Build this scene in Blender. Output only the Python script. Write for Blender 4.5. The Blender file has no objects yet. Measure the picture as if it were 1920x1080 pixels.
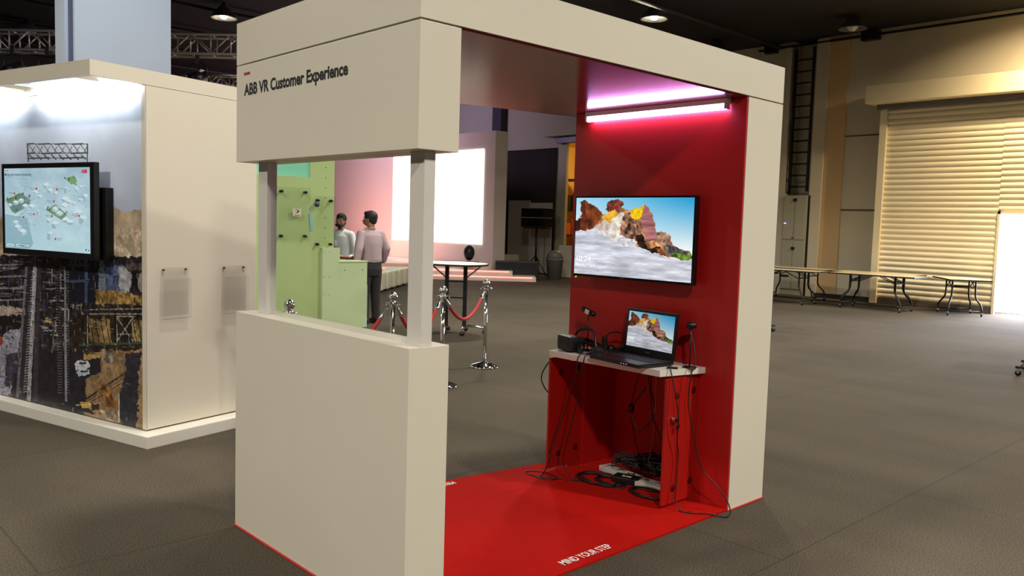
import bpy, bmesh, math, random
import numpy as np
from mathutils import Vector, Matrix
PI = math.pi
S = bpy.context.scene
COL = S.collection

# ------------------------------------------------------------------ camera
cam_d = bpy.data.cameras.new('camera'); cam_o = bpy.data.objects.new('camera', cam_d); COL.objects.link(cam_o)
CX, CY, CZ, YAW, PITCH, ROLL, FPX = -1.82160616, -2.45174215, 1.56786058, .815023433, -.0767030729, .0298656886, 1553.66544
f_ = Vector((math.cos(PITCH)*math.cos(YAW), math.cos(PITCH)*math.sin(YAW), math.sin(PITCH)))
r_ = Vector((math.sin(YAW), -math.cos(YAW), 0)); u_ = r_.cross(f_)
r2 = math.cos(ROLL)*r_ + math.sin(ROLL)*u_; u2 = -math.sin(ROLL)*r_ + math.cos(ROLL)*u_
mw = Matrix((r2, u2, -f_)).transposed().to_4x4(); mw.translation = (CX, CY, CZ)
cam_o.matrix_world = mw
cam_d.sensor_width = 36; cam_d.lens = 36*FPX/1920; cam_d.clip_end = 200; cam_d.clip_start = .05
S.camera = cam_o
S.view_settings.view_transform = 'Standard'; S.view_settings.look = 'None'
S.view_settings.exposure = 0.0; S.view_settings.gamma = 1; S.view_settings.use_curve_mapping = False
w = bpy.data.worlds.new('world'); S.world = w; w.use_nodes = True
w.node_tree.nodes['Background'].inputs[0].default_value = (.6, .75, 1, 1)
w.node_tree.nodes['Background'].inputs[1].default_value = .3

# ------------------------------------------------------------------ lights
def area(name, loc, aim, size, power, color, shape='DISK', sizey=None, spread=PI):
    d = bpy.data.lights.new(name, 'AREA'); d.shape = shape; d.size = size
    if sizey: d.size_y = sizey
    d.energy = power; d.color = color; d.spread = spread
    o = bpy.data.objects.new(name, d); COL.objects.link(o); o.location = loc
    o.rotation_euler = (Vector(aim)-Vector(loc)).to_track_quat('-Z', 'Y').to_euler()
    return o
WARM = (1, .95, .84)
HALL_LAMPS = [(-2.5, -5.2, 6.0, 600), (3.5, -4.6, 6.0, 560), (9.5, -4.0, 6.0, 480), (-5.5, 1.5, 6.0, 560), (1.2, 1.2, 6.0, 260),
              (6.8, 3.8, 6.0, 330), (13.0, 1.8, 6.0, 620), (7.4, 7.6, 6.0, 420), (-3.0, 9.0, 6.0, 300), (12.6, 8.7, 6.15, 420), (6.4, 16.0, 6.15, 420)]
for i, (x, y, z, p) in enumerate(HALL_LAMPS):
    near = i < 6 or i in (7, 8)
    area('hall_lamp_light', (x, y, z-.12), (x, y, 0), .5, p*(.72 if near else .38), WARM, spread=2.75 if near else 1.9)
area('added_pillar_fill', (-1.2, 4.5, 6.0), (1.7, 8.3, 4.2), .4, 75, (.86, .92, 1), spread=1.6)  # added cool fill that brightens the pillar, no fixture modelled
area('shutter_wash_light', (15.6, 1.2, 5.9), (17.3, 2.2, 3.4), .35, 260, (1, .78, .5), spread=1.9)
area('doorway_daylight', (17.75, 2.3, 1.1), (12, 1.2, .1), 1.7, 420, (.78, .84, 1), 'RECTANGLE', 1.9)
area('stage_red_light', (11.8, 20.8, .75), (14.1, 21.6, 1.6), 3.0, 150, (1, .42, .36), 'RECTANGLE', .3)
area('stage_purple_light', (11.2, 19.6, 5.6), (14.1, 21.8, 3.4), 1.2, 190, (.78, .62, 1))
area('far_wall_purple_light', (15.6, 20.5, 5.2), (17.8, 21, 5.6), .8, 9, (.4, .38, 1))
area('back_room_light', (19.6, 15.6, 4.2), (19.8, 17.6, 1.0), .8, 130, (1, .66, .25))

# ------------------------------------------------------------------ materials
def lin(c):
    return tuple((v/255/12.92 if v/255 <= .04045 else ((v/255+.055)/1.055)**2.4) for v in c)
MATS = {}
def mat(name, rgb, rough=.5, metal=0., var=0., scale=8., bump=0., bscale=60., spec=.5, emit=None, es=0., coat=0.):
    if name in MATS: return MATS[name]
    m = bpy.data.materials.new(name); m.use_nodes = True; nt = m.node_tree; b = nt.nodes['Principled BSDF']
    c = lin(rgb)
    b.inputs['Base Color'].default_value = (*c, 1); b.inputs['Roughness'].default_value = rough
    b.inputs['Metallic'].default_value = metal; b.inputs['Specular IOR Level'].default_value = spec
    if coat: b.inputs['Coat Weight'].default_value = coat
    if emit: b.inputs['Emission Color'].default_value = (*lin(emit), 1); b.inputs['Emission Strength'].default_value = es
    tc = nt.nodes.new('ShaderNodeTexCoord')
    n = nt.nodes.new('ShaderNodeTexNoise'); n.inputs['Scale'].default_value = scale; n.inputs['Detail'].default_value = 5
    nt.links.new(tc.outputs['Object'], n.inputs['Vector'])
    mx = nt.nodes.new('ShaderNodeMix'); mx.data_type = 'RGBA'
    mx.inputs[6].default_value = (*[v*(1-var) for v in c], 1); mx.inputs[7].default_value = (*[min(1, v*(1+var)) for v in c], 1)
    nt.links.new(n.outputs['Fac'], mx.inputs[0]); nt.links.new(mx.outputs[2], b.inputs['Base Color'])
    if bump:
        n2 = nt.nodes.new('ShaderNodeTexNoise'); n2.inputs['Scale'].default_value = bscale; n2.inputs['Detail'].default_value = 3
        nt.links.new(tc.outputs['Object'], n2.inputs['Vector'])
        bp = nt.nodes.new('ShaderNodeBump'); bp.inputs['Strength'].default_value = bump; bp.inputs['Distance'].default_value = .01
        nt.links.new(n2.outputs['Fac'], bp.inputs['Height']); nt.links.new(bp.outputs[0], b.inputs['Normal'])
    MATS[name] = m
    return m
def emis(name, rgb, s):
    if name in MATS: return MATS[name]
    m = bpy.data.materials.new(name); m.use_nodes = True; nt = m.node_tree; nt.nodes.clear()
    e = nt.nodes.new('ShaderNodeEmission'); o = nt.nodes.new('ShaderNodeOutputMaterial')
    e.inputs[0].default_value = (*lin(rgb), 1); e.inputs[1].default_value = s
    nt.links.new(e.outputs[0], o.inputs[0]); MATS[name] = m; return m
def clear(name, tint=(255, 255, 255), refl=1.0, rough=.0):
    m = bpy.data.materials.new(name); m.use_nodes = True; nt = m.node_tree; nt.nodes.clear()
    o = nt.nodes.new('ShaderNodeOutputMaterial'); t = nt.nodes.new('ShaderNodeBsdfTransparent'); g = nt.nodes.new('ShaderNodeBsdfGlossy')
    t.inputs[0].default_value = (*lin(tint), 1); g.inputs['Roughness'].default_value = rough
    lw = nt.nodes.new('ShaderNodeLayerWeight'); lw.inputs[0].default_value = .5
    pw = nt.nodes.new('ShaderNodeMath'); pw.operation = 'POWER'; pw.inputs[1].default_value = 5; nt.links.new(lw.outputs['Facing'], pw.inputs[0])
    mu = nt.nodes.new('ShaderNodeMath'); mu.operation = 'MULTIPLY_ADD'; mu.inputs[1].default_value = .95*min(1, refl); mu.inputs[2].default_value = .04*refl
    nt.links.new(pw.outputs[0], mu.inputs[0])
    mx = nt.nodes.new('ShaderNodeMixShader'); nt.links.new(mu.outputs[0], mx.inputs[0])
    nt.links.new(t.outputs[0], mx.inputs[1]); nt.links.new(g.outputs[0], mx.inputs[2]); nt.links.new(mx.outputs[0], o.inputs[0])
    MATS[name] = m; return m

WHITE = mat('booth_white', (214, 207, 190), .38, var=.03, scale=3, bump=.02, bscale=200)
WHITE2 = mat('laminate_white', (222, 217, 206), .3, var=.02)
RED = mat('booth_red', (176, 22, 20), .42, var=.05, scale=4)
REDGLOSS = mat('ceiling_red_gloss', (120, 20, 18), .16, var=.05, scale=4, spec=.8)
REDCUP = mat('cupboard_red', (160, 20, 12), .4, var=.05, scale=5)
MATRED = mat('mat_red', (168, 14, 6), .9, spec=.1, var=.1, scale=14, bump=.25, bscale=260)
BLACK = mat('black_plastic', (16, 15, 16), .4, var=.2)
BLACKM = mat('black_metal', (22, 20, 20), .45, metal=.3, var=.2)
CABLE = mat('black_cable', (14, 12, 12), .5)
CHROME = mat('chrome', (225, 225, 228), .09, metal=1.)
ALU = mat('brushed_aluminium', (188, 184, 184), .32, metal=.85, var=.06)
GREYP = mat('painted_grey_metal', (206, 201, 195), .4, metal=0., var=.04)
GLASS = clear('clear_glass', (249, 252, 250), 1.0)
ACRYL = clear('clear_acrylic', (254, 254, 254), 1.2, .04)

# ------------------------------------------------------------------ object helpers
def tag(o, label=None, cat=None, group=None, kind=None):
    if label: o['label'] = label
    if cat: o['category'] = cat
    if group: o['group'] = group
    if kind: o['kind'] = kind
    return o
def thing(name, label, cat, loc=(0, 0, 0), rz=0., group=None):
    o = bpy.data.objects.new(name, None); COL.objects.link(o); o.empty_display_size = .1
    o.location = loc; o.rotation_euler = (0, 0, rz)
    return tag(o, label, cat, group)
def addmesh(name, me, m, parent=None, loc=None, rz=None):
    o = bpy.data.objects.new(name, me); COL.objects.link(o)
    if m: me.materials.append(m)
    if parent: o.parent = parent
    if loc: o.location = loc
    if rz is not None: o.rotation_euler = (0, 0, rz)
    return o
def copy_tree(o, parent=None):
    c = o.copy(); COL.objects.link(c); c.parent = parent
    for ch in [x for x in S.objects if x.parent == o]:
        copy_tree(ch, c)
    return c
class MB:
    def __init__(s): s.bm = bmesh.new(); s.smooth = []
    def _m(s, vs, M):
        if M is not None:
            for v in vs: v.co = M @ v.co
    def box(s, a, b, M=None, bev=0.):
        x0, y0, z0 = [min(p, q) for p, q in zip(a, b)]; x1, y1, z1 = [max(p, q) for p, q in zip(a, b)]
        t = bmesh.new()
        P = [t.verts.new(p) for p in ((x0,y0,z0),(x1,y0,z0),(x1,y1,z0),(x0,y1,z0),(x0,y0,z1),(x1,y0,z1),(x1,y1,z1),(x0,y1,z1))]
        for q in ((0,3,2,1),(4,5,6,7),(0,1,5,4),(1,2,6,5),(2,3,7,6),(3,0,4,7)): t.faces.new([P[i] for i in q])
        if bev: bmesh.ops.bevel(t, geom=t.edges[:], offset=bev, segments=2, affect='EDGES', profile=.7)
        s.join(t, M); return s
    def join(s, t, M=None, smooth=False):
        if M is not None: bmesh.ops.transform(t, matrix=M, verts=t.verts[:])
        mp = {v: s.bm.verts.new(v.co) for v in t.verts}
        for f in t.faces:
            try: nf = s.bm.faces.new([mp[v] for v in f.verts]); nf.smooth = smooth
            except ValueError: pass
        t.free()
    def prism(s, poly, z0, z1, M=None):
        t = bmesh.new(); n = len(poly)
        lo = [t.verts.new((p[0], p[1], z0)) for p in poly]; hi = [t.verts.new((p[0], p[1], z1)) for p in poly]
        t.faces.new(lo[::-1]); t.faces.new(hi)
        for i in range(n): t.faces.new((lo[i], lo[(i+1) % n], hi[(i+1) % n], hi[i]))
        bmesh.ops.recalc_face_normals(t, faces=t.faces[:]); s.join(t, M); return s
    def lathe(s, prof, M=None, n=24, sy=1.):
        t = bmesh.new(); rings = []
        for (r, z) in prof:
            rings.append([t.verts.new((r*math.cos(2*PI*k/n), sy*r*math.sin(2*PI*k/n), z)) for k in range(n)] if r > 1e-5 else [t.verts.new((0, 0, z))])
        for A, B in zip(rings, rings[1:]):
            for k in range(n):
                j = (k+1) % n
                if len(A) == 1 and len(B) == 1: continue
                if len(A) == 1: t.faces.new((A[0], B[j], B[k]))
                elif len(B) == 1: t.faces.new((A[k], A[j], B[0]))
                else: t.faces.new((A[k], A[j], B[j], B[k]))
        if len(rings[0]) > 1: t.faces.new(rings[0][::-1])
        if len(rings[-1]) > 1: t.faces.new(rings[-1])
        bmesh.ops.recalc_face_normals(t, faces=t.faces[:]); s.join(t, M, True); return s
    def cyl(s, p, q, r, r1=None, n=16):
        p = Vector(p); q = Vector(q); d = q-p
        M = Matrix.Translation(p) @ d.to_track_quat('Z', 'Y').to_matrix().to_4x4()
        return s.lathe([(r, 0), (r if r1 is None else r1, d.length)], M, n)
    def tube(s, pts, r, n=8, sub=6):
        P = [Vector(p) for p in pts]
        if sub > 1 and len(P) > 2:
            Q = []
            for i in range(len(P)-1):
                a = P[max(i-1, 0)]; b = P[i]; c = P[i+1]; d = P[min(i+2, len(P)-1)]
                for k in range(sub):
                    t = k/sub
                    Q.append(.5*((2*b)+(c-a)*t+(2*a-5*b+4*c-d)*t*t+(3*b-a-3*c+d)*t**3))
            Q.append(P[-1]); P = Q
        t = bmesh.new(); rings = []; up = None
        for i, p in enumerate(P):
            d = (P[min(i+1, len(P)-1)]-P[max(i-1, 0)])
            d = d.normalized() if d.length > 1e-7 else Vector((0, 0, 1))
            if up is None: up = Vector((0, 0, 1)) if abs(d.z) < .9 else Vector((1, 0, 0))
            a = d.cross(up)
            if a.length < 1e-4: a = d.cross(Vector((1, .3, .2)))
            a.normalize(); b = d.cross(a).normalized(); up = -b if b.dot(up) < 0 else b
            b2 = d.cross(a)
            rr = r[min(i, len(r)-1)] if isinstance(r, (list, tuple)) else r
            rings.append([t.verts.new(p+rr*(a*math.cos(2*PI*k/n)+b2*math.sin(2*PI*k/n))) for k in range(n)])
        for A, B in zip(rings, rings[1:]):
            for k in range(n): t.faces.new((A[k], A[(k+1) % n], B[(k+1) % n], B[k]))
        t.faces.new(rings[0][::-1]); t.faces.new(rings[-1])
        bmesh.ops.recalc_face_normals(t, faces=t.faces[:]); s.join(t, None, True); return s
    def sph(s, c, r, sx=1, sy=1, sz=1, M=None, n=16):
        t = bmesh.new(); bmesh.ops.create_uvsphere(t, u_segments=n, v_segments=max(6, n//2), radius=r)
        bmesh.ops.scale(t, vec=(sx, sy, sz), verts=t.verts[:]); 
        MM = Matrix.Translation(Vector(c)) @ (M if M is not None else Matrix.Identity(4))
        s.join(t, MM, True); return s
    def me(s, name):
        me = bpy.data.meshes.new(name); s.bm.to_mesh(me); s.bm.free(); return me
    def build(s, name, m, parent=None, loc=None, rz=None):
        return addmesh(name, s.me(name), m, parent, loc, rz)
    def remesh(s, name, m, parent, voxel, smooth=6):
        me = s.me(name+'_raw'); o = bpy.data.objects.new(name, me); COL.objects.link(o)
        md = o.modifiers.new('r', 'REMESH'); md.mode = 'VOXEL'; md.voxel_size = voxel; md.use_smooth_shade = True
        ms = o.modifiers.new('s', 'SMOOTH'); ms.factor = .5; ms.iterations = smooth
        bpy.context.view_layer.update()
        me2 = bpy.data.meshes.new_from_object(o.evaluated_get(bpy.context.evaluated_depsgraph_get()))
        bpy.data.objects.remove(o); me2.materials.clear(); me2.name = name
        return addmesh(name, me2, m, parent)
def frame(right, up, loc):
    right = Vector(right).normalized(); up = Vector(up).normalized(); n = right.cross(up)
    M = Matrix((right, up, n)).transposed().to_4x4(); M.translation = Vector(loc); return M
def text(name, body, width, height, M, m, parent, offset=0., depth=.001):
    c = bpy.data.curves.new('t', 'FONT'); c.body = body; c.size = 1; c.offset = offset; c.extrude = 0; c.fill_mode = 'BOTH'; c.resolution_u = 4
    o = bpy.data.objects.new('t', c); COL.objects.link(o); bpy.context.view_layer.update()
    me = bpy.data.meshes.new_from_object(o.evaluated_get(bpy.context.evaluated_depsgraph_get())); bpy.data.objects.remove(o)
    co = np.array([v.co[:] for v in me.vertices]); x0, x1 = co[:, 0].min(), co[:, 0].max()
    # cap height measured from the baseline
    sx = width/(x1-x0); sy = height/.73
    bm = bmesh.new(); bm.from_mesh(me)
    for v in bm.verts: v.co = M @ Vector(((v.co.x-x0)*sx, v.co.y*sy, depth))
    me2 = bpy.data.meshes.new(name); bm.to_mesh(me2); bm.free(); bpy.data.meshes.remove(me)
    return addmesh(name, me2, m, parent)

# ------------------------------------------------------------------ painted prints and screens (colour attribute on a fine grid)
def homog(src, dst):
    A = []; b = []
    for (x, y), (u, v) in zip(src, dst):
        A.append([x, y, 1, 0, 0, 0, -u*x, -u*y]); b.append(u)
        A.append([0, 0, 0, x, y, 1, -v*x, -v*y]); b.append(v)
    return np.append(np.linalg.solve(np.array(A, float), np.array(b, float)), 1).reshape(3, 3)
class Canvas:
    def __init__(s, nx, ny, src, aspect=1., dst=((0, 0), (1, 0), (1, 1), (0, 1))):
        s.nx, s.ny = nx, ny; s.H = homog(src, dst); s.a = np.zeros((ny, nx, 3)); s.rng = np.random.RandomState(5); s.wx = s.wy = None
        s.U, s.V = np.meshgrid((np.arange(nx)+.5)/nx, (np.arange(ny)+.5)/ny)
        Hi = np.linalg.inv(s.H); d = Hi[2, 0]*s.U+Hi[2, 1]*s.V+Hi[2, 2]
        s.X = (Hi[0, 0]*s.U+Hi[0, 1]*s.V+Hi[0, 2])/d; s.Y = (Hi[1, 0]*s.U+Hi[1, 1]*s.V+Hi[1, 2])/d
    def noise(s, fx, fy, oct=4, seed=0):
        r = np.random.RandomState(seed); out = np.zeros((s.ny, s.nx)); amp = 1; tot = 0
        for o in range(oct):
            gx, gy = int(fx*2**o)+2, int(fy*2**o)+2; g = r.rand(gy, gx)
            x = s.U*(gx-1.001); y = s.V*(gy-1.001); xi = x.astype(int); yi = y.astype(int); fx_ = x-xi; fy_ = y-yi
            fx_ = fx_*fx_*(3-2*fx_); fy_ = fy_*fy_*(3-2*fy_)
            out += amp*((g[yi, xi]*(1-fx_)+g[yi, xi+1]*fx_)*(1-fy_)+(g[yi+1, xi]*(1-fx_)+g[yi+1, xi+1]*fx_)*fy_); tot += amp; amp *= .55
        return out/tot
    def put(s, mask, c, alpha=1., nz=None, amt=0.):
        col = np.array(c, float)/255
        c3 = np.broadcast_to(col, s.a.shape) if nz is None else np.clip(col*(1+amt*(nz[..., None]-.5)*2), 0, 1)
        k = (mask*alpha)[..., None]; s.a = s.a*(1-k)+c3*k
    def poly(s, pts, c, alpha=1., nz=None, amt=0.):
        P = np.array(pts, float); X, Y = (s.X, s.Y) if s.wx is None else (s.X+s.wx, s.Y+s.wy); m = np.zeros(X.shape, bool); n = len(P)
        for i in range(n):
            x0, y0 = P[i]; x1, y1 = P[(i+1) % n]
            if y0 == y1: continue
            m ^= ((Y > min(y0, y1)) & (Y <= max(y0, y1)) & (X < (x1-x0)*(Y-y0)/(y1-y0)+x0))
        s.put(m.astype(float), c, alpha, nz, amt)
    def line(s, p, q, w, c, alpha=1.):
        p = np.array(p, float); q = np.array(q, float); d = q-p; L = max(d@d, 1e-9)
        t = np.clip(((s.X-p[0])*d[0]+(s.Y-p[1])*d[1])/L, 0, 1)
        D = np.hypot(s.X-p[0]-t*d[0], s.Y-p[1]-t*d[1]); s.put((D < w/2).astype(float), c, alpha)
    def ell(s, c0, rx, ry, c, alpha=1., nz=None, amt=0.):
        s.put(((((s.X-c0[0])/rx)**2+((s.Y-c0[1])/ry)**2) < 1).astype(float), c, alpha, nz, amt)
    def grad(s, y0, y1, c0, c1):
        t = np.clip((s.Y-y0)/(y1-y0), 0, 1)[..., None]; s.a = (1-t)*np.array(c0)/255+t*np.array(c1)/255
    def mesh(s, name, M, wd, ht, m, parent, gain=1.):
        """grid wd x ht, top-left at local (0,ht), in the plane of M"""
        nx, ny = s.nx, s.ny; gx, gy = np.meshgrid(np.linspace(0, wd, nx+1), np.linspace(ht, 0, ny+1))
        R = np.array(M)[:3]; co = gx.ravel()[:, None]*R[:, 0]+gy.ravel()[:, None]*R[:, 1]+R[:, 3]
        i = np.arange((nx+1)*(ny+1)).reshape(ny+1, nx+1)
        F = np.stack([i[1:, :-1], i[1:, 1:], i[:-1, 1:], i[:-1, :-1]], -1).reshape(-1, 4)
        me = bpy.data.meshes.new(name); me.vertices.add(len(co)); me.vertices.foreach_set('co', co.ravel())
        me.loops.add(F.size); me.loops.foreach_set('vertex_index', F.ravel().astype(np.int32))
        me.polygons.add(len(F)); me.polygons.foreach_set('loop_start', (np.arange(len(F))*4).astype(np.int32))
        me.update(calc_edges=True)
        a = np.clip(s.a*gain, 0, 1); a = np.where(a <= .04045, a/12.92, ((a+.055)/1.055)**2.4)
        at = me.color_attributes.new('col', 'FLOAT_COLOR', 'CORNER')
        c4 = np.ones((len(F), 4, 4)); c4[..., :3] = a.reshape(-1, 1, 3); at.data.foreach_set('color', c4.ravel().astype(np.float32))
        return addmesh(name, me, m, parent)
def attr_mat(name, emit=0., rough=.4):
    m = bpy.data.materials.new(name); m.use_nodes = True; nt = m.node_tree; b = nt.nodes['Principled BSDF']
    a = nt.nodes.new('ShaderNodeAttribute'); a.attribute_name = 'col'
    if emit:
        b.inputs['Base Color'].default_value = (.01, .01, .01, 1); b.inputs['Roughness'].default_value = .12
        nt.links.new(a.outputs['Color'], b.inputs['Emission Color']); b.inputs['Emission Strength'].default_value = emit
    else:
        nt.links.new(a.outputs['Color'], b.inputs['Base Color']); b.inputs['Roughness'].default_value = rough
    return m

# ================================================================== THE HALL
XW = 17.8
def struct(o): return tag(o, kind='structure')
# carpet
cm = bpy.data.materials.new('grey_carpet'); cm.use_nodes = True; nt = cm.node_tree; b = nt.nodes['Principled BSDF']; b.inputs['Roughness'].default_value = .95
b.inputs['Specular IOR Level'].default_value = .15
def N(t, **k):
    n = nt.nodes.new(t)
    for a, v in k.items(): setattr(n, a, v)
    return n
def noise_node(scale, detail, src):
    n = N('ShaderNodeTexNoise'); n.inputs['Scale'].default_value = scale; n.inputs['Detail'].default_value = detail
    nt.links.new(src, n.inputs['Vector']); return n
tc = N('ShaderNodeTexCoord'); n1 = noise_node(130, 7, tc.outputs['Object']); n1.inputs['Roughness'].default_value = .78; n2 = noise_node(.55, 3, tc.outputs['Object'])
mp = N('ShaderNodeMapping'); mp.inputs['Scale'].default_value = (1.6, .22, 1); mp.inputs['Rotation'].default_value = (0, 0, .5)
nt.links.new(tc.outputs['Object'], mp.inputs[0]); n3 = noise_node(1.3, 2, mp.outputs[0])
cr = N('ShaderNodeValToRGB'); cr.color_ramp.elements[0].position = .34; cr.color_ramp.elements[1].position = .66
cr.color_ramp.elements[0].color = (*lin((14, 11, 8)), 1); cr.color_ramp.elements[1].color = (*lin((104, 94, 80)), 1)
nt.links.new(n1.outputs['Fac'], cr.inputs[0])
mr = N('ShaderNodeMapRange'); mr.inputs[1].default_value = .35; mr.inputs[2].default_value = .65; mr.inputs[3].default_value = .86; mr.inputs[4].default_value = 1.1
nt.links.new(n2.outputs['Fac'], mr.inputs[0])
mr3 = N('ShaderNodeMapRange'); mr3.inputs[1].default_value = .4; mr3.inputs[2].default_value = .6; mr3.inputs[3].default_value = .95; mr3.inputs[4].default_value = 1.03
nt.links.new(n3.outputs['Fac'], mr3.inputs[0])
mm = N('ShaderNodeMath', operation='MULTIPLY'); nt.links.new(mr.outputs[0], mm.inputs[0]); nt.links.new(mr3.outputs[0], mm.inputs[1])
br = N('ShaderNodeTexBrick'); br.offset = .37; br.inputs['Scale'].default_value = 1; br.inputs['Brick Width'].default_value = 4.3; br.inputs['Row Height'].default_value = 2.0
br.inputs['Mortar Size'].default_value = .006; br.inputs['Mortar Smooth'].default_value = .2
br.inputs['Color1'].default_value = (1, 1, 1, 1); br.inputs['Color2'].default_value = (.86, .86, .86, 1); br.inputs['Mortar'].default_value = (.72, .72, .72, 1)
mpb = N('ShaderNodeMapping'); mpb.inputs['Location'].default_value = (.9, .55, 0); nt.links.new(tc.outputs['Object'], mpb.inputs[0]); nt.links.new(mpb.outputs[0], br.inputs['Vector'])
v1 = N('ShaderNodeVectorMath', operation='SCALE'); nt.links.new(cr.outputs[0], v1.inputs[0]); nt.links.new(mm.outputs[0], v1.inputs['Scale'])
v2 = N('ShaderNodeVectorMath', operation='MULTIPLY'); nt.links.new(v1.outputs[0], v2.inputs[0]); nt.links.new(br.outputs['Color'], v2.inputs[1])
nt.links.new(v2.outputs[0], b.inputs['Base Color'])
bp = N('ShaderNodeBump'); bp.inputs['Strength'].default_value = .03; bp.inputs['Distance'].default_value = .01
nt.links.new(n1.outputs['Fac'], bp.inputs['Height']); nt.links.new(bp.outputs[0], b.inputs['Normal'])
struct(MB().box((-9, -7.5, -.1), (XW+6, 27.5, 0)).build('floor', cm))
CEIL = mat('ceiling_black', (20, 18, 18), .9, var=.3, scale=1.5)
struct(MB().box((-9, -7.5, 6.35), (XW+6, 27.5, 6.5)).build('ceiling', CEIL))
CONC = mat('wall_cream_concrete', (182, 172, 148), .7, var=.08, scale=1.2, bump=.1, bscale=30)
DARKW = mat('wall_dark', (62, 58, 62), .8, var=.15, scale=1)
struct(MB().box((-9, 27, 0), (XW+6, 27.5, 6.35)).build('wall_back', DARKW))
struct(MB().box((-9, -7.5, 0), (-8.7, 27, 6.35)).build('wall_left', DARKW))
struct(MB().box((-8.7, -7.5, 0), (XW, -7.2, 6.35)).build('wall_front', DARKW))
# right wall: shutter opening y -4..5.75 (z<4.6), niche y 7.6..8.27, doorway y 14.2..16.0
R = MB(); XQ = XW+.12; R.box((XW, -7.5, 0), (XQ, -4, 6.35)); R.box((XW, -4, 4.6), (XQ, 5.75, 6.35)); R.box((XW, 5.75, 0), (XQ, 7.6, 6.35))
R.box((XW+.42, 7.5, 0), (XW+.5, 8.37, 6.35)); R.box((XQ, 7.5, 0), (XW+.42, 7.6, 6.35)); R.box((XQ, 8.27, 0), (XW+.42, 8.37, 6.35))
R.box((XW, 8.27, 0), (XQ, 14.2, 6.35)); R.box((XW, 14.2, 4.25), (XQ, 16.0, 6.35)); R.box((XW, 16.0, 0), (XQ, 27, 6.35))
struct(R.build('wall_right', CONC))
GRV = mat('groove_brown', (92, 74, 48), .8)
COLT = mat('column_tan', (190, 158, 112), .7, var=.06, scale=1)
struct(MB().box((XW-.12, 7.3, 0), (XW, 7.6, 6.3)).build('trim_1', CONC))
struct(MB().box((XW-.05, 6.82, 0), (XW, 7.3, 6.3)).build('trim_2', COLT))
struct(MB().box((XW-.12, 8.27, 0), (XW, 8.45, 6.2)).build('trim_3', CONC))
g_ = MB().box((XW-.012, 5.95, 2.13), (XW+.0, 6.85, 2.17)); g_.box((XW-.012, 5.95, 3.9), (XW, 6.85, 3.93)); g_.box((XW-.012, 8.45, 2.0), (XW, 9.4, 2.03))
struct(g_.build('trim_4', GRV))
struct(MB().box((XW-.02, 8.46, 0), (XW-.001, 9.4, 2.0)).build('trim_5', mat('panel_brown', (140, 120, 92), .7, var=.05)))
struct(MB().box((XW-.15, 5.75, 0), (XW, 7.3, .1)).build('baseboard_right', mat('skirting_black', (30, 27, 24), .6)))
struct(MB().box((17.5, 17.9+.95, 0), (XW, 19.3, 6.3)).build('trim_6', DARKW))
# wall past the door: column and doorway frame
jm = MB().box((XW-.06, 15.98, 0), (XW+.1, 16.3, 4.25)); jm.box((XW-.1, 15.9, 0), (XW-.04, 15.98, 4.2))
struct(jm.build('trim_7', mat('door_jamb_cream', (186, 178, 150), .6)))
struct(MB().box((XW-.5, 13.5, 4.4), (XW, 16.55, 4.8)).build('trim_8', CONC))
struct(MB().box((XW-.3, 13.6, 4.2), (XW, 16.2, 4.38)).build('trim_9', mat('guide_steel', (110, 106, 108), .4, metal=.5)))
# room behind the doorway
BR = mat('back_room_wall', (214, 176, 96), .8, var=.06)
br_ = MB().box((21.5, 13.5, 0), (21.6, 19, 5)); br_.box((XQ, 18.9, 0), (21.5, 19, 5)); br_.box((XQ, 13.5, 0), (21.5, 13.6, 5)); br_.box((XQ, 13.5, 4.7), (21.5, 19, 4.5))
struct(br_.build('wall_beyond', BR))
rk = thing('storage_rack', 'dark steel storage rack with orange goods seen through the tall doorway', 'rack', (20.5, 17.9, 0))
for yy in (-.95, .95):
    for xx in (-.35, .35): MB().box((xx-.03, yy-.03, 0), (xx+.03, yy+.03, 3.3)).build('post', BLACKM, rk)
for zz in (.3, 1.2, 2.1, 3.2):
    MB().box((-.38, -.92, zz), (.38, .92, zz+.05)).build('shelf', BLACKM, rk)
ORG = mat('orange_plastic', (206, 96, 34), .5)
rr_ = random.Random(3)
for zz, mm_ in ((.35, ORG), (1.25, ORG), (2.15, BLACK)):
    for k in range(5):
        y0 = 17.9-.85+k*.35; hh = .35+.3*rr_.random()
        o = MB().box((-.3, -.14, 0), (.3, .14, hh), bev=.02).build('storage_box', mm_, None, (20.5, y0, zz))
        tag(o, ('orange' if mm_ is ORG else 'black')+' storage box on the '+{.35: 'lowest', 1.25: 'middle', 2.15: 'upper'}[zz]+' rack shelf beyond the doorway', 'box', 'boxes on the rack beyond the doorway, '+{.35: 'lowest', 1.25: 'middle', 2.15: 'upper'}[zz]+' shelf')
# ------------------------------------------------------------------ roller shutter
SHUT = mat('shutter_cream', (220, 208, 176), .38, metal=.25, var=.04, scale=2)
sh = thing('roller_shutter', 'large cream corrugated roller shutter with a bright open doorway in it', 'shutter', (17.3, 0, 0))
pts = []; pitch = .122
zz = .13
bmx = bmesh.new()
def shutter_strip(y0, y1, z0, z1):
    prof = []; n = int(round((z1-z0)/pitch))
    for k in range(n):
        for a in range(8):
            t = a/8; prof.append((.034*abs(math.sin(PI*t))**.7, z0+(k+t)*(z1-z0)/n))
    prof.append((0, z1))
    A = [bmx.verts.new((-p[0], y0, p[1])) for p in prof]; B = [bmx.verts.new((-p[0], y1, p[1])) for p in prof]
    for i in range(len(prof)-1):
        f = bmx.faces.new((A[i], A[i+1], B[i+1], B[i])); f.smooth = True
    Ab = [bmx.verts.new((.03, y, z)) for y, z in ((y0, z0), (y0, z1), (y1, z1), (y1, z0))]; bmx.faces.new(Ab)
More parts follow.
